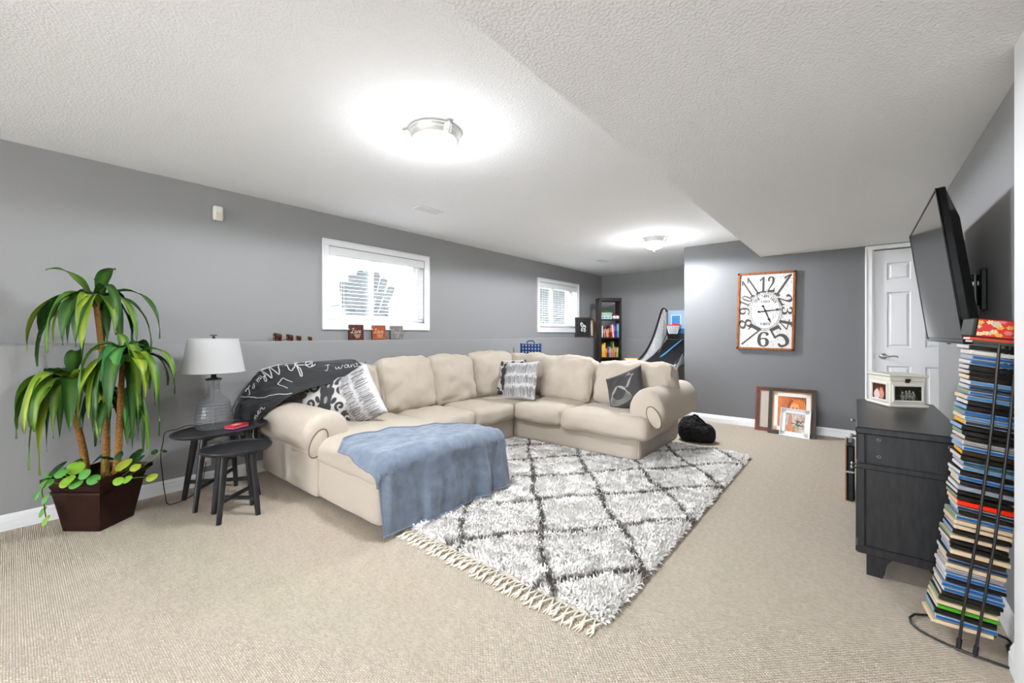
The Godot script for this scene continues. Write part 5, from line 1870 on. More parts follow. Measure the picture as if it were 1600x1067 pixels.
# ---------------------------------------------------------------- bookshelf
func build_bookshelf() -> void:
	var at := Vector3(-3.668, 0, -7.338)
	var t := thing("bookshelf", "tall narrow dark brown open bookshelf standing cornerwise in the far corner", "bookshelf", at, PI / 4)
	var W := 0.43
	var D := 0.25
	var H := 1.885
	for sd in [-1, 1]:
		var s := st()
		box(s, Vector3(sd * (W / 2 - 0.02), H / 2, 0), Vector3(0.04, H, D), 0.003)
		obj("side_panel", s, M.espresso, t)
	var s := st()
	box(s, Vector3(0, H - 0.03, 0), Vector3(W, 0.062, D + 0.004), 0.003)
	obj("top_panel", s, M.espresso, t)
	for y in [0.06, 0.40, 0.752, 1.127, 1.473]:
		s = st()
		box(s, Vector3(0, y, 0), Vector3(W - 0.08, 0.026, D - 0.01), 0.002)
		obj("shelf", s, M.espresso, t)
	s = st()
	box(s, Vector3(0, 0.56, -D / 2 + 0.004), Vector3(W - 0.06, 1.12, 0.006))
	obj("back_panel", s, M.espresso, t)
	var xf := Transform3D(Basis(Vector3.UP, PI / 4), at)
	var names := {"white": Color(0.86, 0.86, 0.85), "black": Color(0.07, 0.07, 0.08), "purple": Color(0.35, 0.2, 0.5), "pink": Color(0.83, 0.42, 0.6), "orange": Color(0.86, 0.42, 0.10), "yellow": Color(0.90, 0.68, 0.16), "brown": Color(0.34, 0.2, 0.12), "red": Color(0.72, 0.14, 0.15), "magenta": Color(0.75, 0.15, 0.45), "navy": Color(0.12, 0.15, 0.38), "blue": Color(0.18, 0.38, 0.66), "teal": Color(0.35, 0.66, 0.72), "lilac": Color(0.62, 0.57, 0.68), "green": Color(0.42, 0.65, 0.2), "lime": Color(0.66, 0.76, 0.25), "maroon": Color(0.4, 0.08, 0.1)}
	var ord := ["first", "second", "third", "fourth", "fifth", "sixth", "seventh", "eighth", "ninth", "tenth", "eleventh", "twelfth", "thirteenth", "fourteenth"]
	for row in [[1.14, ["white", "black", "pink", "purple", "yellow", "orange", "brown", "maroon", "red", "white", "magenta", "navy", "blue", "teal"], [0.22, 0.15, 0.16, 0.19, 0.15, 0.17, 0.19, 0.21, 0.20, 0.24, 0.25, 0.25, 0.26, 0.26], "upper", 0.11], [0.765, ["yellow", "yellow", "yellow", "orange", "maroon", "brown", "lilac", "lilac", "orange", "green", "pink", "red", "lime", "green"], [0.245, 0.25, 0.27, 0.17, 0.18, 0.16, 0.2, 0.18, 0.17, 0.29, 0.19, 0.2, 0.18, 0.19], "lower", 0.0]]:
		var x := -W / 2 + 0.05
		var gap := (W - 0.10) / 14.0
		for i in 14:
			var h: float = row[2][i]
			var th := gap * rng.randf_range(0.82, 0.95)
			var col: Color = names[row[1][i]]
			var b := thing("book", "%s book, %s from the left in the bookshelf's %s row of books" % [row[1][i], ord[i], row[3]], "book", Vector3.ZERO, 0.0, "books on the %s shelf" % row[3])
			var lean: float = row[4] * (0.6 + 0.5 * rng.randf()) if i > 0 and i < 12 else 0.0
			b.transform = xf * Transform3D(Basis(Vector3(0, 0, 1), lean), Vector3(x + gap / 2 + lean * 0.03, row[0] + absf(sin(lean)) * th * 0.5, 0.035 + rng.randf_range(-0.01, 0.01)))
			s = st()
			box(s, Vector3(0, h / 2, -0.002), Vector3(th - 0.004, h - 0.006, 0.13))
			obj("pages", s, M.paper, b)
			s = st()
			box(s, Vector3(-th / 2 + 0.001, h / 2, 0), Vector3(0.002, h, 0.138))
			box(s, Vector3(th / 2 - 0.001, h / 2, 0), Vector3(0.002, h, 0.138))
			box(s, Vector3(0, h / 2, 0.068), Vector3(th, h, 0.003), 0.001)
			obj("cover", s, mat(col, 0.5), b)
			s = st()
			box(s, Vector3(0, h * 0.68, 0.0697), Vector3(th * 0.55, h * 0.4, 0.0006))
			obj("spine_label", s, mat(col.lerp(Color(0.95, 0.9, 0.8), 0.55), 0.5), b)
			x += gap
	# two flat boxed games, and small balls on the top shelf
	var k := 0
	for q in [["white and teal", Color(0.82, 0.86, 0.86), Color(0.35, 0.6, 0.65)], ["teal and yellow", Color(0.55, 0.74, 0.72), Color(0.75, 0.72, 0.4)]]:
		var b := thing("boxed_game", "flat %s game box, %s of two stacked at the bookshelf's top" % [q[0], ["lower", "upper"][k]], "box", Vector3.ZERO)
		b.transform = xf * Transform3D(Basis(Vector3.UP, 0.06 * k), Vector3(-0.07, 1.486 + 0.062 * k, 0.03))
		s = st()
		box(s, Vector3(0, 0.03, 0), Vector3(0.21, 0.06, 0.15), 0.002)
		obj("carton", s, mat(q[1], 0.5), b)
		s = st()
		for j in 3:
			box(s, Vector3(-0.07 + j * 0.065, 0.03, 0.0755), Vector3(0.045, 0.03, 0.001))
		obj("side_print", s, mat(q[2], 0.5), b)
		k += 1
	for q in [[0.095, 1.525, 0.06, 0.036, "small white ball, left of two on the bookshelf's top shelf", Color(0.9, 0.9, 0.89)], [0.148, 1.522, 0.085, 0.035, "small white ball, right of two on the bookshelf's top shelf", Color(0.9, 0.9, 0.89)], [0.14, 1.545, -0.04, 0.055, "red ball behind the two white ones in the bookshelf", Color(0.62, 0.08, 0.1)]]:
		var b := thing("ball", q[4], "ball", xf * Vector3(q[0], 1.486 + q[3], q[2]), 0.3)
		s = st()
		soft(s, Vector3.ONE * q[3] * 2, q[3] * 0.98, Vector3.ZERO, 10, 0.0)
		obj("cover", s, mat(q[5], 0.6), b)
		s = st()
		var ring := []
		for i in 40:
			var th := TAU * i / 40
			ring.append(Vector3(cos(th), 0.45 * sin(2 * th), sin(th)).normalized() * q[3] * 1.0)
		tube(s, ring, 0.0016, 5, true)
		obj("seam", s, mat(Color(0.7, 0.15, 0.15) if q[5].g > 0.5 else Color(0.4, 0.05, 0.06), 0.7), b)

# ---------------------------------------------------------------- games and toys behind the sofa
func build_games() -> void:
	var tt := thing("toy_table", "low white table against the wall behind the sofa", "table", Vector3(-3.5, 0, -5.1))
	var s := st()
	box(s, Vector3(0, 0.785, 0), Vector3(0.86, 0.03, 0.6), 0.006)
	obj("table_top", s, M.white, tt)
	for x in [-0.39, 0.39]:
		for z in [-0.26, 0.26]:
			s = st()
			box(s, Vector3(x, 0.385, z), Vector3(0.045, 0.77, 0.045), 0.004)
			obj("leg", s, M.white, tt)
	# upright blue disc-dropping grid
	var g := thing("disc_game", "blue upright grid game with round holes and a handle, behind the sofa corner", "game", Vector3(-3.735, 0.80, -4.95), 0.25)
	var blue := mat(Color(0.05, 0.26, 0.50), 0.4)
	var n := 6
	s = st()
	var W := 0.33
	var H := 0.265
	var cx := (W - 0.03) / 6
	var cy := (H - 0.02) / 5
	for face_z in [-0.014, 0.014]:
		for i in 6:
			for j in 5:
				var c := Vector2(-W / 2 + 0.015 + cx * (i + 0.5), 0.01 + cy * (j + 0.5))
				var N := 16
				for k in N:
					var a := TAU * k / N
					var b := TAU * (k + 1) / N
					var e := func(th: float) -> Vector2:
						var d := Vector2(cos(th), sin(th))
						return c + Vector2(d.x * cx, d.y * cy) * 0.5 / maxf(absf(d.x), absf(d.y))
					var h := func(th: float) -> Vector2: return c + Vector2(cos(th), sin(th)) * 0.0175
					var q := [e.call(a), e.call(b), h.call(b), h.call(a)]
					quad(s, Vector3(q[0].x, q[0].y, face_z), Vector3(q[1].x, q[1].y, face_z), Vector3(q[2].x, q[2].y, face_z), Vector3(q[3].x, q[3].y, face_z))
	box(s, Vector3(0, 0.005, 0), Vector3(W, 0.01, 0.04), 0.002)
	box(s, Vector3(-W / 2 + 0.0075, H / 2, 0), Vector3(0.015, H, 0.034), 0.003)
	box(s, Vector3(W / 2 - 0.0075, H / 2, 0), Vector3(0.015, H, 0.034), 0.003)
	obj("grid", s, blue, g)
	s = st()
	tube(s, [Vector3(-0.06, H - 0.005, 0), Vector3(-0.058, H + 0.02, 0), Vector3(-0.035, H + 0.034, 0), Vector3(0.035, H + 0.034, 0), Vector3(0.058, H + 0.02, 0), Vector3(0.06, H - 0.005, 0)], 0.009, 8)
	obj("handle", s, blue, g)
	var dy := mat(Color(0.8, 0.72, 0.25), 0.4)
	for i in 6:
		for j in 3:
			if rng.randf() < 0.4:
				s = st()
				lathe(s, [Vector2(0, -0.004), Vector2(0.02, -0.004), Vector2(0.02, 0.004), Vector2(0, 0.004)], 16)
				var o := obj("disc", s, dy if rng.randf() < 0.6 else M.white, g)
				o.position = Vector3(-W / 2 + 0.015 + cx * (i + 0.5), 0.01 + cy * (j + 0.5), 0)
				o.rotation.x = PI / 2
	var oc := thing("toy_plane", "small orange toy plane lying on the low white table", "toy", Vector3(-3.28, 0.80, -5.12), 0.4)
	s = st()
	soft(s, Vector3(0.2, 0.045, 0.05), 0.02, Vector3.ZERO, 8, 0.0, 0.0, Transform3D(Basis(), Vector3(0, 0.045, 0)))
	obj("body", s, mat(Color(0.86, 0.52, 0.16), 0.5), oc)
	s = st()
	box(s, Vector3(0.01, 0.05, 0), Vector3(0.06, 0.012, 0.22), 0.003)
	box(s, Vector3(-0.085, 0.06, 0), Vector3(0.03, 0.01, 0.09), 0.003)
	obj("wing", s, mat(Color(0.85, 0.58, 0.25), 0.5), oc)
	# white cubby beside the bookshelf with two books on it
	var cb := thing("toy_cubby", "low white cubby between the bookshelf and the arcade hoop", "cabinet", Vector3(-2.93, 0, -6.85))
	for q in [[Vector3(0, 0.725, 0), Vector3(0.46, 0.025, 0.34)], [Vector3(0, 0.36, 0), Vector3(0.42, 0.02, 0.33)], [Vector3(0, 0.02, 0), Vector3(0.46, 0.04, 0.34)], [Vector3(-0.22, 0.375, 0), Vector3(0.02, 0.68, 0.34)], [Vector3(0.22, 0.375, 0), Vector3(0.02, 0.68, 0.34)], [Vector3(0, 0.375, -0.16), Vector3(0.42, 0.68, 0.01)]]:
		s = st()
		box(s, q[0], q[1], 0.003)
		obj("board", s, M.white, cb)
	k_book("white picture book lying on the low white cubby", Vector3(-2.91, 0.738, -6.82), Color(0.85, 0.83, 0.8), 0.2)
	k_book("yellow and orange picture book on top of the white one", Vector3(-2.92, 0.763, -6.82), Color(0.88, 0.66, 0.2), -0.1)
	arcade()
	# slumped black bag behind the sofa's far arm
	var bg := thing("duffel_bag", "slumped black bag on the carpet behind the sofa's far arm", "bag", Vector3(-1.39, 0, -4.95), 0.3)
	s = st()
	skin(s, [[Vector3(-0.08, 0.11, 0), Vector3(0.09, 0.10, 0.02), 0.125, 0.105], [Vector3(-0.05, 0.20, 0), Vector3(-0.01, 0.25, -0.01), 0.10, 0.045], [Vector3(-0.02, 0.12, 0.06), Vector3(0.05, 0.09, 0.08), 0.10, 0.085], [Vector3(-0.02, 0.1, -0.08), Vector3(0.05, 0.09, -0.08), 0.10, 0.085], [Vector3(-0.10, 0.04, 0.05), Vector3(0.13, 0.04, 0.05), 0.05, 0.045]], 0.025, 0.06)
	var cloth := mat(Color(0.025, 0.025, 0.027), 0.8)
	relief(triplanar(cloth, 3.0, false), ntex(0.02, FastNoiseLite.TYPE_SIMPLEX_SMOOTH, 92, Color.BLACK, Color.WHITE, 3, 256), 3.0)
	obj("body", s, cloth, bg)
	s = st()
	tube(s, [Vector3(-0.1, 0.24, 0.03), Vector3(-0.02, 0.30, 0.05), Vector3(0.06, 0.24, 0.07), Vector3(0.12, 0.17, 0.08)], 0.01, 6)
	obj("strap", s, cloth, bg)

func k_book(label: String, at: Vector3, c: Color, turn: float) -> void:
	var b := thing("picture_book", label, "book", at, turn, "")
	var s := st()
	box(s, Vector3(0, 0.012, 0.002), Vector3(0.276, 0.018, 0.204))
	obj("pages", s, M.paper, b)
	s = st()
	box(s, Vector3(0, 0.0015, 0), Vector3(0.28, 0.003, 0.21), 0.001)
	box(s, Vector3(0, 0.0225, 0), Vector3(0.28, 0.003, 0.21), 0.001)
	box(s, Vector3(0, 0.012, -0.103), Vector3(0.28, 0.024, 0.003), 0.001)
	obj("cover", s, mat(c, 0.5), b)

func arcade() -> void:
	var R := Vector3(-2.28, 0, -6.8)
	var t := thing("basketball_arcade", "folding indoor basketball hoop game with side net, half hidden by the wall", "game", R)
	var P := func(x: float, y: float, z: float) -> Vector3: return Vector3(x, y, z) - R
	var s := st()
	# backboard: pale blue upper part, darker blue band, painted square
	box(s, P.call(-2.32, 1.42, -7.66), Vector3(0.68, 0.42, 0.02), 0.005)
	obj("backboard", s, mat(Color(0.60, 0.70, 0.80), 0.25), t)
	s = st()
	box(s, P.call(-2.32, 1.255, -7.649), Vector3(0.68, 0.09, 0.004))
	obj("lower_band", s, mat(Color(0.16, 0.36, 0.54), 0.3), t)
	for cx in [-2.50, -2.14]:
		s = st()
		for q in [[0.0, 0.085, 0.17, 0.012], [0.0, -0.085, 0.17, 0.012], [-0.08, 0.0, 0.012, 0.17], [0.08, 0.0, 0.012, 0.17]]:
			box(s, P.call(cx + q[0], 1.455 + q[1], -7.648), Vector3(q[2], q[3], 0.004))
		obj("painted_square", s, M.white, t)
		s = st()
		box(s, P.call(cx, 1.455, -7.6485), Vector3(0.15, 0.16, 0.002))
		obj("target_patch", s, mat(Color(0.25, 0.52, 0.72), 0.3), t)
		var o := mat(Color(0.85, 0.25, 0.05), 0.4)
		s = st()
		var ring := []
		for i in 28:
			ring.append(P.call(cx + cos(TAU * i / 28) * 0.115, 1.36, -7.50 + sin(TAU * i / 28) * 0.115))
		tube(s, ring, 0.009, 8, true)
		box(s, P.call(cx, 1.35, -7.63), Vector3(0.12, 0.07, 0.03), 0.004)
		obj("hoop", s, o, t)
		s = st()
		for i in 14:
			for dir in [-1, 1]:
				var pts := []
				for j in 6:
					var f := j / 5.0
					var th: float = TAU * (i + dir * f * 1.5) / 14
					var rr: float = lerpf(0.112, 0.068, f)
					pts.append(P.call(cx + cos(th) * rr, 1.355 - f * 0.15, -7.50 + sin(th) * rr))
				tube(s, pts, 0.0045, 5)
		obj("hoop_net", s, M.net, t)
	s = st()
	box(s, P.call(-2.32, 1.16, -7.64), Vector3(0.68, 0.10, 0.03), 0.005)
	box(s, P.call(-2.32, 1.09, -7.60), Vector3(0.68, 0.02, 0.05), 0.005)
	obj("crossbar_panel", s, M.black, t)
	# dark ball ramp falling towards the front
	s = st()
	grid(s, func(u: float, v: float) -> Vector3: return P.call(lerpf(-2.64, -1.97, u), lerpf(1.10, 0.70, v) - 0.10 * sin(v * PI), lerpf(-7.60, -5.75, v)), 8, 14)
	grid(s, func(u: float, v: float) -> Vector3: return P.call(lerpf(-2.64, -1.97, u), lerpf(1.09, 0.69, v) - 0.10 * sin(v * PI), lerpf(-7.60, -5.75, v)), 8, 14, true)
	obj("ball_ramp", s, mat(Color(0.10, 0.10, 0.105), 0.7), t)
	for x in [-2.48, -2.12]:
		s = st()
		tube(s, [P.call(x + 0.12, 1.09, -7.5), P.call(x, 0.80, -6.75)], 0.014, 8)
		obj("return_rail", s, mat(Color(0.32, 0.60, 0.78), 0.4), t)
	for sd in [0, 1]:
		var x0: float = [-2.66, -1.955][sd]
		var x1: float = [-2.52, -1.955][sd]
		var arc := [P.call(x0, 1.60, -7.64), P.call(x0, 1.655, -7.55), P.call(x0 + 0.01, 1.63, -7.36), P.call(x0 * 0.8 + x1 * 0.2, 1.40, -7.12), P.call(x0 * 0.6 + x1 * 0.4, 1.13, -6.80), P.call(x0 * 0.3 + x1 * 0.7, 0.92, -6.40), P.call(x1, 0.79, -5.95)]
		s = st()
		tube(s, smooth(arc), 0.016, 8)
		obj("side_pole", s, M.blackmetal, t)
		s = st()
		tube(s, [P.call(x0, 1.62, -7.63), P.call(x0 + 0.02, 1.2, -7.55), P.call(x0 + 0.05, 1.0, -7.25), P.call(x0 + 0.09, 0.82, -6.9)], 0.014, 8)
		tube(s, [P.call(x0, 1.66, -7.64), P.call(x0, 0.02, -7.64)], 0.016, 8)
		obj("back_post", s, M.steel, t)
		s = st()
		# net cords crossing both ways between the pole and the ramp edge
		var c := Curve3D.new()
		for p in arc:
			c.add_point(p)
		var L := c.get_baked_length()
		for i in 26:
			for dir in [-1, 1]:
				var pts := []
				for j in 5:
					var f := j / 4.0
					var w := clampf((i + dir * f * 6.0) / 25.0, 0, 1)
					var hi := c.sample_baked(L * (0.06 + 0.94 * w))
					var lo: Vector3 = P.call(lerpf(x0 + 0.02, x1, w), lerpf(1.12, 0.72, w) - 0.08 * sin(w * PI), lerpf(-7.6, -5.85, w))
					pts.append(hi.lerp(lo, f))
				tube(s, pts, 0.0032, 4)
		obj("side_net", s, M.net, t)
		s = st()
		tube(s, [P.call(x1, 0.80, -5.80), P.call(x1, 0.02, -5.62)], 0.016, 8)
		obj("leg", s, M.blackmetal, t)
		s = st()
		tube(s, [P.call(x0, 0.62, -7.60), P.call(x1, 0.28, -5.70)], 0.012, 8)
		obj("side_rail", s, M.blackmetal, t)
	s = st()
	tube(s, [P.call(-2.55, 0.79, -5.60), P.call(-2.0, 0.805, -5.60), P.call(-1.93, 0.79, -5.60), P.call(-1.89, 0.74, -5.60), P.call(-1.86, 0.62, -5.60), P.call(-1.84, 0.50, -5.62)], 0.016, 8)
	tube(s, [P.call(-2.55, 0.79, -5.60), P.call(-2.60, 0.74, -5.62), P.call(-2.62, 0.60, -5.64)], 0.016, 8)
	obj("front_bar", s, M.blackmetal, t)
	s = st()
	tube(s, [P.call(-1.90, 0.58, -5.62), P.call(-1.93, 0.90, -6.2)], 0.016, 8)
	obj("brace", s, M.steel, t)
	s = st()
	box(s, P.call(-1.885, 0.62, -5.60), Vector3(0.05, 0.06, 0.05), 0.01)
	obj("clamp", s, M.black, t)

# ---------------------------------------------------------------- wall clock
func build_clock() -> void:
	var t := thing("wall_clock", "large rectangular distressed white wall clock in a rustic wooden frame", "clock", Vector3(-0.892, 1.494, FAR_Z))
	t.rotation.z = -0.022
	var W := 0.632
	var H := 0.985
	var f := 0.026
	for q in [[0.0, H / 2 - f / 2, W, f], [0.0, -H / 2 + f / 2, W, f], [-W / 2 + f / 2, 0.0, f, H], [W / 2 - f / 2, 0.0, f, H]]:
		var s := st()
		box(s, Vector3(q[0], q[1], 0.024), Vector3(q[2], q[3], 0.048), 0.003)
		obj("frame_side", s, M.oak, t)
	var im := img(256, 400, Color(0.80, 0.795, 0.79))
	for i in 420:
		var g := rng.randf_range(0.62, 0.88)
		var c := Color(g, g, g * rng.randf_range(0.95, 1.03))
		blob(im, rng.randf() * 256, rng.randf() * 400, rng.randf_range(1, 4), rng.randf_range(2, 9), c)
	for i in 90:
		blob(im, rng.randf() * 256, rng.randf() * 400, rng.randf_range(0.6, 1.3), rng.randf_range(1.5, 6), Color(0.5, 0.49, 0.5))
	var s := st()
	box(s, Vector3(0, 0, 0.016), Vector3(W - 0.02, H - 0.02, 0.026))
	obj("backing_board", s, M.paper, t)
	s = st()
	picture(s, Vector3(0, 0, 0.0305), W - 2 * f + 0.004, H - 2 * f + 0.004)
	obj("dial", s, pic(im, 0.8), t)
	# numerals: text, centre, height, width, turn clockwise in degrees
	for q in [["12", 0.015, 0.335, 0.20, 0.165, 0.0], ["1", 0.19, 0.325, 0.30, 0.075, 30.0], ["11", -0.175, 0.305, 0.25, 0.13, -31.0], ["2", 0.215, 0.137, 0.14, 0.105, 65.0], ["3", 0.235, 0.0, 0.115, 0.10, 90.0], ["4", 0.222, -0.165, 0.14, 0.13, -78.0], ["5", 0.165, -0.32, 0.27, 0.14, -30.0], ["6", -0.015, -0.36, 0.19, 0.13, 0.0], ["7", -0.165, -0.32, 0.29, 0.13, 31.0], ["8", -0.22, -0.165, 0.14, 0.12, 75.0], ["9", -0.232, 0.0, 0.115, 0.095, -90.0], ["10", -0.222, 0.13, 0.12, 0.13, -65.0]]:
		s = st()
		var T := ttris(q[0], "Droid Serif", q[3], q[4], true)
		var rot := deg_to_rad(-q[5])
		letters(s, T, func(p: Vector2) -> Vector3:
			var r := p.rotated(rot)
			return Vector3(q[1] + r.x, q[2] + r.y, 0.0315))
		obj("numeral", s, M.ink, t)
	s = st()
	for q in [[0.183, 0.250, 0.0025], [0.160, 0.224, 0.002]]:
		var rg := []
		for k in 64:
			rg.append(Vector3(cos(TAU * k / 64) * q[0], sin(TAU * k / 64) * q[1], 0.031))
		tube(s, rg, q[2], 5, true)
	for k in 60:
		var th := TAU * k / 60
		var d := Vector2(cos(th), sin(th))
		tube(s, [Vector3(d.x * 0.163, d.y * 0.228, 0.031), Vector3(d.x * 0.179, d.y * 0.245, 0.031)], 0.0035 if k % 5 == 0 else 0.0018, 5)
	obj("minute_ring", s, M.ink, t)
	s = st()
	var word := "THE NEW ERA"
	for k in word.length():
		if word[k] == " ":
			continue
		var th := deg_to_rad(lerpf(142.0, 38.0, k / 10.0))
		var T := ttris(word[k], "Droid Serif", 0.036, 0.0, true)
		letters(s, T, func(p: Vector2) -> Vector3:
			var r := p.rotated(th - PI / 2)
			return Vector3(cos(th) * 0.134 + r.x, sin(th) * 0.190 + r.y, 0.0315))
	letters(s, ttris("PARIS", "Droid Serif", 0.026, 0.10, true), func(p: Vector2) -> Vector3: return Vector3(p.x, p.y + 0.118, 0.0315))
	letters(s, ttris("1989", "Droid Serif", 0.032, 0.11, true), func(p: Vector2) -> Vector3: return Vector3(p.x, p.y - 0.165, 0.0315))
	obj("lettering", s, M.ink, t)
	for q in [["minute_hand", Vector2(0.185, 0.024), Vector2(-0.082, -0.010)], ["hour_hand", Vector2(0.062, -0.150), Vector2(-0.032, 0.072)]]:
		s = st()
		var d: Vector2 = q[1].normalized()
		var nn := Vector2(-d.y, d.x)
		var L: float = q[1].length()
		var B: float = q[2].length()
		var poly := PackedVector2Array()
		for w in [[-B, 0.010], [-B + 0.016, 0.014], [-B + 0.028, 0.004], [0.0, 0.007], [L * 0.6, 0.004], [L * 0.68, 0.014], [L * 0.82, 0.006], [L, 0.001]]:
			poly.append(d * w[0] + nn * w[1])
		for w in [[L, 0.001], [L * 0.82, 0.006], [L * 0.68, 0.014], [L * 0.6, 0.004], [0.0, 0.007], [-B + 0.028, 0.004], [-B + 0.016, 0.014], [-B, 0.010]]:
			poly.append(d * w[0] - nn * w[1])
		prism(s, poly, 0.036, 0.039)
		obj(q[0], s, M.black, t)
	s = st()
	lathe(s, [Vector2(0, 0.0), Vector2(0.012, 0.0), Vector2(0.010, 0.012), Vector2(0, 0.013)], 16)
	var hub := obj("hub", s, M.black, t)
	hub.rotation.x = PI / 2
	hub.position.z = 0.032

func build_leaning_frames() -> void:
	var plain := img(8, 8, Color(0.70, 0.66, 0.60))
	picture_frame("reddish wooden frame with blank beige picture, behind the others on the floor", Vector3(-0.735, 0, -5.975), 0.0, 0.50, 0.545, 0.045, -0.24, M.cherry, null, 0.0, pic(plain, 0.5), 0.0)
	# warm orange portrait of a child
	var w := img(128, 144, Color(0.75, 0.38, 0.14))
	for y in 144:
		for x in 128:
			w.set_pixel(x, y, Color(0.80, 0.44, 0.18).lerp(Color(0.42, 0.16, 0.05), clampf(x / 128.0 * 0.9 + 0.15 * noise.get_noise_2d(x * 0.03, y * 0.03), 0, 1)))
	blob(w, 86, 50, 44, 48, Color(0.55, 0.20, 0.04))
	blob(w, 92, 44, 36, 36, Color(0.86, 0.42, 0.08))
	blob(w, 76, 58, 24, 30, Color(0.93, 0.62, 0.36))
	blob(w, 70, 52, 4, 3, Color(0.25, 0.1, 0.05))
	blob(w, 86, 52, 4, 3, Color(0.25, 0.1, 0.05))
	blob(w, 74, 76, 8, 4, Color(0.75, 0.2, 0.15))
	for k in 12:
		stroke(w, [Vector2(66 + k * 5, 10), Vector2(92 + k * 3, 30 + k * 4), Vector2(100 + k * 2, 80 + k * 3)], 1.2, Color(0.95, 0.6, 0.15) if k % 2 == 0 else Color(0.5, 0.18, 0.03))
	blob(w, 80, 130, 50, 30, Color(0.85, 0.75, 0.62))
	picture_frame("dark gilt-edged frame with a warm orange portrait, middle of the floor group", Vector3(-0.595, 0, -5.885), 0.0, 0.475, 0.555, 0.042, -0.24, M.walnut, mat(Color(0.86, 0.85, 0.82), 0.8), 0.055, pic(w, 0.4), 0.0, mat(Color(0.55, 0.36, 0.14), 0.35, 0.5), 0.03)
	var d := img(128, 128, Color(0.72, 0.70, 0.64))
	for k in 60:
		blob(d, rng.randf() * 128, rng.randf() * 128, rng.randf_range(3, 12), rng.randf_range(6, 20), [Color(0.78, 0.72, 0.66), Color(0.6, 0.62, 0.52), Color(0.82, 0.80, 0.76), Color(0.7, 0.55, 0.5)][k % 4])
	blob(d, 30, 60, 14, 60, Color(0.72, 0.50, 0.44))
	blob(d, 24, 100, 22, 26, Color(0.80, 0.52, 0.36))
	blob(d, 56, 110, 12, 26, Color(0.78, 0.48, 0.3))
	blob(d, 52, 40, 9, 30, Color(0.78, 0.72, 0.6))
	stroke(d, [Vector2(40, 66), Vector2(66, 68), Vector2(84, 66)], 2.5, Color(0.25, 0.2, 0.14))
	for k in 26:
		blob(d, 92 + rng.randf_range(-20, 20), 64 + rng.randf_range(-18, 18), rng.randf_range(3, 7), rng.randf_range(3, 6), Color(0.25, 0.26, 0.15) if k % 2 == 0 else Color(0.36, 0.28, 0.2))
	picture_frame("small white-mounted picture with a dark flower, in front on the floor", Vector3(-0.56, 0, -5.825), 0.0, 0.295, 0.325, 0.012, -0.25, M.white, mat(Color(0.90, 0.895, 0.885), 0.7), 0.042, pic(d, 0.5), -0.035, null, 0.023)

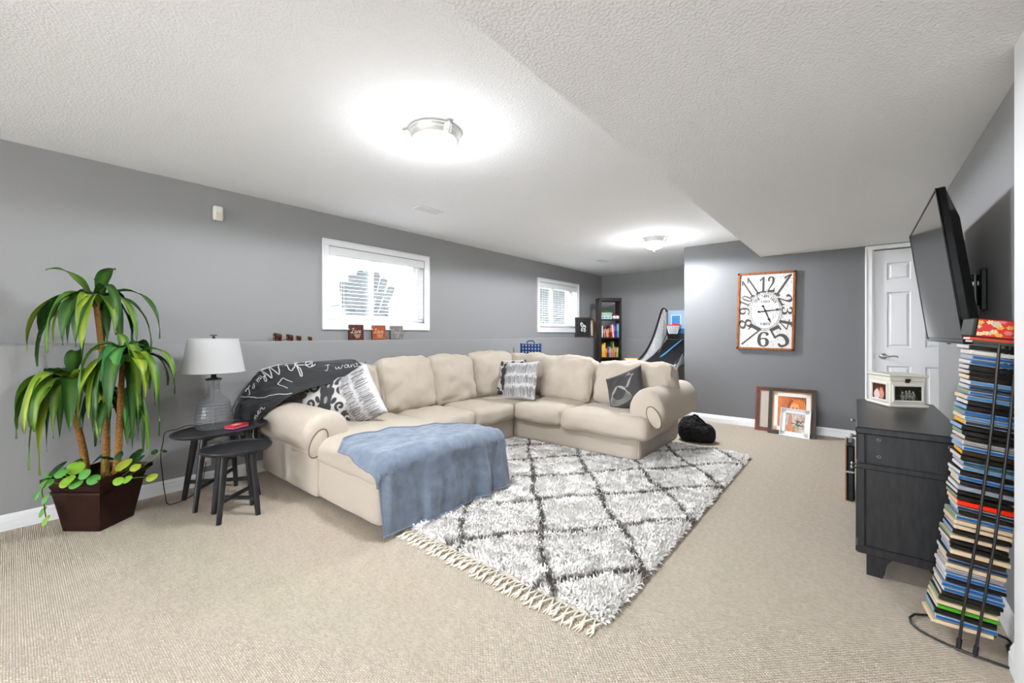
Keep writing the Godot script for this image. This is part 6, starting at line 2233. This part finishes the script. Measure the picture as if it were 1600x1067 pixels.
# ---------------------------------------------------------------- dresser and what stands on it
func build_dresser() -> void:
	var R := Vector3(0.195, 0, -3.27)
	var t := thing("dresser", "black wooden dresser by the right wall under the television", "dresser", R)
	var x0 := -0.19
	var x1 := 0.192
	var z0 := -0.575
	var z1 := 0.565
	var s := st()
	span(s, Vector3(x0 - 0.008, 0.705, z0 - 0.012), Vector3(x1 + 0.004, 0.74, z1 + 0.014), 0.006)
	obj("top_panel", s, M.blackwood, t)
	s = st()
	span(s, Vector3(x0 + 0.004, 0.13, z0), Vector3(x1, 0.706, z1 - 0.012))
	obj("body", s, M.blackwood, t)
	# near end: stiles, rails and mouldings round two fields
	s = st()
	span(s, Vector3(x0, 0.13, z1 - 0.02), Vector3(x0 + 0.028, 0.706, z1), 0.003)
	span(s, Vector3(x1 - 0.024, 0.13, z1 - 0.02), Vector3(x1, 0.706, z1), 0.003)
	obj("stile", s, M.blackwood, t)
	s = st()
	span(s, Vector3(x0 + 0.032, 0.150, z1 - 0.016), Vector3(x1 - 0.026, 0.535, z1 - 0.006), 0.002)
	obj("end_panel", s, M.blackwood, t)
	s = st()
	span(s, Vector3(x0 + 0.032, 0.560, z1 - 0.016), Vector3(x1 - 0.026, 0.704, z1 - 0.006), 0.002)
	obj("end_panel", s, M.blackwood, t)
	s = st()
	span(s, Vector3(x0 - 0.004, 0.532, z1 - 0.02), Vector3(x1, 0.562, z1 + 0.006), 0.005)
	obj("rail", s, M.blackwood, t)
	s = st()
	span(s, Vector3(x0 - 0.008, 0.112, z0 - 0.008), Vector3(x1, 0.150, z1 + 0.010), 0.008)
	obj("base_moulding", s, M.blackwood, t)
	for q in [[0.085, 0.683], [0.085, 0.60], [0.328, 0.687], [0.328, 0.607]]:
		s = st()
		var rg := []
		for k in 14:
			rg.append(Vector3(q[0] - R.x + cos(TAU * k / 14) * 0.007, q[1] + sin(TAU * k / 14) * 0.0055, z1 - 0.0035))
		tube(s, rg, 0.0015, 5, true)
		obj("cam_ring", s, M.steel, t)
	# bracket feet with a curved inner edge
	for z in [z1 - 0.055, z0 + 0.02]:
		for sd in [-1, 1]:
			s = st()
			var poly := PackedVector2Array([Vector2(0, 0.113), Vector2(0, 0), Vector2(0.06, 0)])
			for k in 6:
				var th := PI / 2 * k / 5
				poly.append(Vector2(0.115 - 0.055 * cos(th) + 0.01, 0.03 + 0.083 * sin(th)))
			var xf := Transform3D(Basis(Vector3(-sd, 0, 0), Vector3.UP, Vector3(0, 0, 1)), Vector3(x0 + 0.034 if sd == -1 else x1 - 0.03, 0, z))
			prism(s, poly, 0.0, 0.03, xf)
			obj("foot", s, M.blackwood, t)
	# front: two doors below two drawers, all facing into the room
	for k in 2:
		var za: float = lerpf(z0 + 0.02, z1 - 0.03, k / 2.0) + 0.006
		var zb: float = lerpf(z0 + 0.02, z1 - 0.03, (k + 1) / 2.0) - 0.006
		s = st()
		span(s, Vector3(x0 - 0.006, 0.165, za), Vector3(x0 + 0.008, 0.53, zb), 0.004)
		var dr := obj("door", s, M.blackwood, t)
		s = st()
		lathe(s, [Vector2(0, 0), Vector2(0.006, 0.0), Vector2(0.006, 0.012), Vector2(0.013, 0.018), Vector2(0.010, 0.026), Vector2(0, 0.028)], 16)
		var kn := obj("knob", s, M.steel, dr)
		kn.rotation.z = PI / 2
		kn.position = Vector3(x0 - 0.005, 0.40, zb - 0.04 if k == 0 else za + 0.04)
		s = st()
		span(s, Vector3(x0 - 0.006, 0.565, za), Vector3(x0 + 0.008, 0.70, zb), 0.004)
		var dw := obj("drawer", s, M.blackwood, t)
		s = st()
		lathe(s, [Vector2(0, 0), Vector2(0.006, 0.0), Vector2(0.006, 0.012), Vector2(0.013, 0.018), Vector2(0.010, 0.026), Vector2(0, 0.028)], 16)
		kn = obj("knob", s, M.steel, dw)
		kn.rotation.z = PI / 2
		kn.position = Vector3(x0 - 0.005, 0.632, (za + zb) / 2)
	# black case with a tan edge leaning on the dresser's front
	var c := thing("storage_case", "black case with a tan edge standing against the dresser's front", "case", Vector3(-0.035, 0, -4.0))
	s = st()
	box(s, Vector3(0.004, 0.20, 0), Vector3(0.045, 0.40, 0.30), 0.01)
	obj("shell", s, M.black, c)
	s = st()
	box(s, Vector3(-0.022, 0.20, 0), Vector3(0.01, 0.405, 0.305), 0.004)
	obj("edge_panel", s, mat(Color(0.52, 0.36, 0.24), 0.5), c)
	s = st()
	box(s, Vector3(0.0, 0.21, 0.152), Vector3(0.05, 0.014, 0.006), 0.002)
	box(s, Vector3(0.0, 0.408, 0), Vector3(0.02, 0.014, 0.12), 0.005)
	obj("clasp", s, M.steel, c)
	# white keepsake box with two photographs
	var e1 := Vector3(-0.45, 0, -0.893)
	var e2 := Vector3(0.893, 0, -0.45)
	var mid := Vector3(0.165, 0.74, -3.54) + e1 * 0.11 + e2 * 0.095
	var b := thing("keepsake_box", "white wooden keepsake box with two framed photos and a brass clasp", "box", mid)
	var xf := Transform3D(Basis(e2, Vector3.UP, -e1), Vector3.ZERO)   # local x along the right face, z out of it
	s = st()
	box(s, Vector3(0, 0.09, 0), Vector3(0.185, 0.145, 0.215), 0.003, xf)
	obj("body", s, M.cream, b)
	s = st()
	box(s, Vector3(0, 0.009, 0), Vector3(0.215, 0.018, 0.245), 0.007, xf)
	obj("base_moulding", s, M.cream, b)
	s = st()
	box(s, Vector3(0, 0.178, 0), Vector3(0.187, 0.028, 0.217), 0.003, xf)
	box(s, Vector3(0, 0.198, 0), Vector3(0.212, 0.013, 0.242), 0.005, xf)
	obj("lid", s, M.cream, b)
	var pc := img(96, 96, Color(0.25, 0.10, 0.08))
	for q in [[34, 62, 20, 34, Color(0.82, 0.58, 0.50)], [34, 30, 11, 14, Color(0.80, 0.50, 0.38)], [62, 36, 10, 13, Color(0.85, 0.58, 0.48)], [66, 72, 22, 34, Color(0.88, 0.78, 0.74)], [62, 27, 12, 8, Color(0.4, 0.12, 0.08)], [34, 20, 11, 6, Color(0.45, 0.2, 0.12)], [68, 84, 8, 10, Color(0.75, 0.8, 0.88)]]:
		blob(pc, q[0], q[1], q[2], q[3], q[4])
	var pg := img(128, 80, Color(0.09, 0.10, 0.05))
	for k in 60:
		blob(pg, rng.randf() * 128, rng.randf() * 80, rng.randf_range(2, 7), rng.randf_range(2, 5), [Color(0.16, 0.18, 0.07), Color(0.07, 0.07, 0.05), Color(0.25, 0.28, 0.1)][k % 3])
	for q in [[36, 50, 11, 22], [54, 44, 9, 26], [70, 42, 10, 26], [88, 48, 12, 26]]:
		blob(pg, q[0], q[1] + 8, q[2], q[3], Color(0.45, 0.45, 0.42))
		blob(pg, q[0], q[1] - 16, 5, 6, Color(0.75, 0.62, 0.52))
		for k in 14:
			blob(pg, q[0] + rng.randf_range(-8, 8), q[1] + rng.randf_range(-6, 28), 2.2, 2.2, Color(0.75, 0.74, 0.7) if k % 2 == 0 else Color(0.14, 0.14, 0.13))
	var faces := [[Transform3D(Basis(e2, Vector3.UP, -e1), -e1 * 0.1075), pg, 0.150, 0.100], [Transform3D(Basis(-e1 * -1.0, Vector3.UP, -e2), -e2 * 0.0925), pc, 0.150, 0.110]]
	for q in faces:
		var w: float = q[2]
		var h: float = q[3]
		s = st()
		for k in [[0.0, h / 2, w + 0.02, 0.014], [0.0, -h / 2, w + 0.02, 0.014], [-w / 2 - 0.003, 0.0, 0.014, h], [w / 2 + 0.003, 0.0, 0.014, h]]:
			box(s, Vector3(k[0], 0.088 + k[1], 0.002), Vector3(k[2], k[3], 0.012), 0.004, q[0])
		var fr := obj("photo_frame", s, M.cream, b)
		s = st()
		picture(s, Vector3(0, 0.088, 0.0015), w - 0.01, h - 0.012, q[0])
		obj("photo", s, pic(q[1], 0.3), fr)
	s = st()
	box(s, Vector3(0.0, 0.172, 0.001), Vector3(0.03, 0.014, 0.006), 0.002, faces[0][0])
	box(s, Vector3(-0.004, 0.160, 0.003), Vector3(0.024, 0.012, 0.008), 0.002, faces[0][0])
	obj("clasp", s, mat(Color(0.32, 0.2, 0.1), 0.35, 0.7), b)

# ---------------------------------------------------------------- television
func build_tv() -> void:
	var t := thing("television", "black flat television tilted forward on a wall bracket at the right", "television", Vector3(0.302, 1.488, -3.065))
	var tau := 0.125
	var n := Vector3(-cos(tau), -sin(tau), 0)
	var up := Vector3(-sin(tau), cos(tau), 0)
	var rt := up.cross(n)
	var xf := Transform3D(Basis(rt, up, n), Vector3.ZERO)
	var W := 1.13
	var H := 0.665
	var s := st()
	box(s, Vector3(0, 0, -0.014), Vector3(W, H, 0.028), 0.004, xf)
	var poly := [[W - 0.02, H - 0.02, -0.028], [W - 0.14, H - 0.20, -0.062]]
	for i in 4:
		var sx := [-1, 1, 1, -1]
		var sy := [-1, -1, 1, 1]
		var j := (i + 1) % 4
		var o := func(k: int, q: Array) -> Vector3: return xf * Vector3(sx[k] * q[0] / 2, sy[k] * q[1] / 2 - (0.03 if q[2] < -0.05 else 0.0), q[2])
		face(s, [o.call(i, poly[0]), o.call(j, poly[0]), o.call(j, poly[1]), o.call(i, poly[1])], xf * Vector3(0, 0, -0.03))
	face(s, [xf * Vector3(-0.495, -0.2625, -0.062), xf * Vector3(0.495, -0.2625, -0.062), xf * Vector3(0.495, 0.2025, -0.062), xf * Vector3(-0.495, 0.2025, -0.062)], Vector3.ZERO)
	obj("housing", s, M.gloss, t)
	s = st()
	box(s, Vector3(0, 0.006, 0.0005), Vector3(W - 0.026, H - 0.038, 0.002), 0.0, xf)
	var sc := mat(Color(0.03, 0.03, 0.032), 0.10)
	sc.metallic_specular = 0.9
	sc.clearcoat_enabled = true
	sc.clearcoat = 1.0
	sc.clearcoat_roughness = 0.08
	obj("screen", s, sc, t)
	s = st()
	for q in [[0.0, H / 2 - 0.004, W, 0.010], [0.0, -H / 2 + 0.007, W, 0.016], [-W / 2 + 0.005, 0.0, 0.012, H], [W / 2 - 0.005, 0.0, 0.012, H]]:
		box(s, Vector3(q[0], q[1], 0.001), Vector3(q[2], q[3], 0.006), 0.002, xf)
	obj("bezel", s, M.gloss, t)
	s = st()
	box(s, Vector3(0.10, -H / 2 - 0.004, -0.008), Vector3(0.05, 0.008, 0.012), 0.002, xf)
	obj("sensor_bump", s, M.black, t)
	# bracket: two uprights on the set, tilt head, folding arms and a wall plate
	for k in [-0.10, 0.14]:
		s = st()
		box(s, Vector3(k, -0.02, -0.074), Vector3(0.03, 0.42, 0.02), 0.003, xf)
		obj("bracket_rail", s, M.black, t)
	s = st()
	box(s, Vector3(0.02, -0.06, -0.088), Vector3(0.26, 0.14, 0.012), 0.003, xf)
	obj("bracket_plate", s, M.black, t)
	var wx := RIGHT_X - 0.302
	s = st()
	box(s, Vector3(wx - 0.012, -0.075, 0.075), Vector3(0.024, 0.20, 0.09), 0.005)
	obj("wall_plate", s, M.black, t)
	s = st()
	tube(s, [Vector3(wx - 0.035, 0.0, 0.085), Vector3(wx - 0.035, -0.15, 0.085)], 0.014, 10)
	tube(s, [Vector3(0.085, -0.02, 0.02), Vector3(0.085, -0.13, 0.02)], 0.016, 10)
	obj("pivot", s, M.blackmetal, t)
	for y in [-0.015, -0.135]:
		s = st()
		var a := Vector3(wx - 0.035, y, 0.085)
		var b := Vector3(0.085, y, 0.02)
		var d := b - a
		box(s, Vector3.ZERO, Vector3(d.length(), 0.022, 0.035), 0.004, Transform3D(Basis(d.normalized(), Vector3.UP, d.normalized().cross(Vector3.UP)), (a + b) / 2))
		obj("bracket_arm", s, M.black, t)
	s = st()
	lathe(s, [Vector2(0, -0.03), Vector2(0.035, -0.03), Vector2(0.035, 0.03), Vector2(0, 0.03)], 20)
	var hd := obj("tilt_head", s, M.black, t)
	hd.rotation.x = PI / 2
	hd.position = Vector3(0.088, -0.03, 0.03)
	s = st()
	box(s, Vector3(wx - 0.05, -0.045, 0.095), Vector3(0.05, 0.02, 0.004), 0.001)
	obj("level_badge", s, M.steel, t)

# ---------------------------------------------------------------- leaning disc rack
func build_rack() -> void:
	var R := Vector3(0.32, 0, -2.38)
	var t := thing("disc_rack", "tall leaning black wire rack full of disc cases at the right wall", "rack", R)
	var P := func(x: float, y: float, z: float) -> Vector3: return Vector3(x, y, z) - R
	var s := st()
	var hoop := []
	for q in [[0.436, -2.278], [0.338, -2.281], [0.298, -2.290], [0.245, -2.308], [0.195, -2.338], [0.174, -2.375], [0.173, -2.415], [0.190, -2.455], [0.235, -2.486], [0.33, -2.505], [0.425, -2.503], [0.455, -2.49], [0.462, -2.46], [0.443, -2.43], [0.440, -2.38], [0.452, -2.34], [0.456, -2.30]]:
		hoop.append(P.call(q[0], 0.008, q[1]))
	tube(s, hoop, 0.0045, 8, true)
	obj("base_loop", s, M.blackmetal, t)
	var ys := [0.005, 0.15, 0.44, 0.75, 0.88, 1.16]
	for q in [[[0.298, 0.311, 0.345, 0.374, 0.384, 0.401], -2.295], [[0.339, 0.354, 0.387, 0.414, 0.424, 0.441], -2.283], [[0.36, 0.375, 0.40, 0.428, 0.438, 0.452], -2.478], [[0.42, 0.425, 0.44, 0.455, 0.46, 0.468], -2.482]]:
		s = st()
		var pts := []
		for i in 6:
			pts.append(P.call(q[0][i], ys[i], q[1]))
		tube(s, pts, 0.0045 if q[1] > -2.4 else 0.006, 8)
		if q[1] > -2.4:
			tube(s, [pts[0], pts[0].lerp(pts[1], 0.28)], 0.0075, 8)
		obj("upright", s, M.blackmetal, t)
	# cases, from the top down; letters give the colour of each
	var pal := {"k": ["black", Color(0.115, 0.10, 0.085)], "b": ["bright blue", Color(0.10, 0.33, 0.56)], "l": ["light blue", Color(0.25, 0.48, 0.66)], "n": ["navy", Color(0.07, 0.13, 0.22)], "w": ["white", Color(0.80, 0.79, 0.77)], "c": ["cream", Color(0.82, 0.73, 0.60)], "o": ["orange-red", Color(0.90, 0.16, 0.03)], "g": ["lime green", Color(0.30, 0.62, 0.12)], "t": ["grey", Color(0.55, 0.54, 0.56)], "y": ["brown and yellow", Color(0.20, 0.15, 0.09)], "e": ["teal", Color(0.10, 0.26, 0.30)], "d": ["dark green", Color(0.17, 0.18, 0.11)]}
	var order := "kwbbkkklnblkkblnkkktbykelkbktkkonkbcckckkcynctbkbbkdcgkbc"
	var edge := [Color(0.82, 0.81, 0.79), Color(0.72, 0.76, 0.82), Color(0.80, 0.78, 0.74), Color(0.55, 0.62, 0.72), Color(0.86, 0.80, 0.72)]
	var sides := [Color(0.75, 0.74, 0.73), Color(0.50, 0.62, 0.76), Color(0.8, 0.78, 0.76), Color(0.62, 0.62, 0.68), Color(0.84, 0.74, 0.58), Color(0.80, 0.74, 0.70), Color(0.46, 0.55, 0.45)]
	var counts := {}
	var total := order.length()
	for i in total:
		var f := i / (total - 1.0)
		var y := lerpf(1.152, 0.075, f)
		var x0 := curve([0.073, 0.311, 0.539, 0.88, 1.156], [0.232, 0.272, 0.300, 0.318, 0.336], y) + rng.randf_range(-0.006, 0.006)
		var w := curve([0.073, 0.311, 0.539, 0.88, 1.156], [0.168, 0.158, 0.150, 0.142, 0.128], y)
		var tilt := -curve([0.073, 0.311, 0.539, 0.88, 1.156], [0.05, 0.085, 0.115, 0.14, 0.16], y)
		var ch := order[i]
		var nm: String = pal[ch][0]
		counts[nm] = counts.get(nm, 0) + 1
		var c := thing("disc_case", "%s disc case, number %s counting down from the leaning rack's top" % [nm, number_word(i + 1)], "disc case", Vector3.ZERO, 0.0, "disc cases in the wire rack")
		var yaw := rng.randf_range(0.05, 0.15)
		var dep := 0.125
		var th := 1.08 / total * rng.randf_range(0.70, 0.86)
		c.transform = Transform3D(Basis(Vector3(0, 0, 1), tilt) * Basis(Vector3.UP, yaw), Vector3(x0, y, -2.318 + rng.randf_range(-0.006, 0.004)))
		s = st()
		box(s, Vector3(w / 2, 0, -dep / 2), Vector3(w, th, dep), 0.0016)
		var trans: Color = pal[ch][1].lerp(edge[i % 5], 0.75) if ch in "blnet" else pal[ch][1]
		obj("shell", s, mat(trans, 0.35), c)
		s = st()
		box(s, Vector3(w / 2, 0, 0.0004), Vector3(w - 0.004, th * 0.66, 0.002), 0.0008)
		obj("front_band", s, mat(pal[ch][1], 0.3), c)
		s = st()
		box(s, Vector3(-0.0006, 0, -dep / 2), Vector3(0.0016, th * 0.8, dep - 0.008))
		obj("paper_sleeve", s, mat(sides[(i * 5 + i / 3) % 7] if i != 15 and i != 21 else Color(0.88, 0.62, 0.12), 0.4), c)
	# loose things lying on top
	var fl := img(160, 96, Color(0.80, 0.20, 0.17))
	for k in 26:
		var cx := rng.randf() * 160
		var cy := rng.randf() * 96
		var col: Color = [Color(0.90, 0.80, 0.62), Color(0.92, 0.66, 0.22), Color(0.72, 0.74, 0.68), Color(0.88, 0.45, 0.42)][k % 4]
		for j in 6:
			blob(fl, cx + cos(TAU * j / 6) * 8, cy + sin(TAU * j / 6) * 7, 7, 4.5, col, TAU * j / 6)
		blob(fl, cx, cy, 4, 4, Color(0.92, 0.72, 0.25) if k % 2 == 0 else Color(0.6, 0.64, 0.6))
	var al := thing("photo_album", "red flowered album lying slantwise on top of the disc rack", "album", Vector3.ZERO)
	al.transform = Transform3D(Basis(Vector3(0, 0, 1), -0.13) * Basis(Vector3.UP, 0.06), Vector3(0.342, 1.192, -2.31))
	s = st()
	box(s, Vector3(0.062, 0.034, -0.075), Vector3(0.124, 0.066, 0.15), 0.006)
	var flm := pic(fl, 0.5)
	obj("album_block", s, mat(Color(0.72, 0.20, 0.17), 0.55), al)
	s = st()
	picture(s, Vector3(0.062, 0.034, 0.0008), 0.118, 0.060)
	obj("flowered_front", s, flm, al)
	s = st()
	picture(s, Vector3.ZERO, 0.118, 0.142, Transform3D(Basis(Vector3.RIGHT, -PI / 2), Vector3(0.062, 0.0678, -0.075)))
	obj("flowered_top", s, flm, al)
	s = st()
	box(s, Vector3(-0.003, 0.034, -0.075), Vector3(0.012, 0.068, 0.152), 0.004)
	obj("spine", s, mat(Color(0.16, 0.16, 0.15), 0.6), al)
	var k := 0
	for q in [["orange-red paperback under the flowered album on the disc rack", Color(0.82, 0.25, 0.12), 1.177, 0.332], ["dark green paperback under the orange one on the disc rack", Color(0.22, 0.27, 0.20), 1.166, 0.338]]:
		var b := thing("paperback", q[0], "book", Vector3.ZERO)
		b.transform = Transform3D(Basis(Vector3(0, 0, 1), -0.14), Vector3(q[3], q[2] + 0.004, -2.322))
		s = st()
		box(s, Vector3(0.066, 0.004, -0.07), Vector3(0.130, 0.007, 0.138))
		obj("pages", s, M.paper, b)
		s = st()
		box(s, Vector3(0.066, 0.004, 0.0), Vector3(0.134, 0.0095, 0.002), 0.0006)
		box(s, Vector3(0.066, 0.0085, -0.07), Vector3(0.134, 0.0012, 0.142))
		box(s, Vector3(0.066, -0.0002, -0.07), Vector3(0.134, 0.0012, 0.142))
		obj("cover", s, mat(q[1], 0.5), b)
		k += 1

func number_word(n: int) -> String:
	var ones := ["", "one", "two", "three", "four", "five", "six", "seven", "eight", "nine", "ten", "eleven", "twelve", "thirteen", "fourteen", "fifteen", "sixteen", "seventeen", "eighteen", "nineteen"]
	var tens := ["", "", "twenty", "thirty", "forty", "fifty", "sixty"]
	if n < 20:
		return ones[n]
	return tens[n / 10] + ("-" + ones[n % 10] if n % 10 else "")
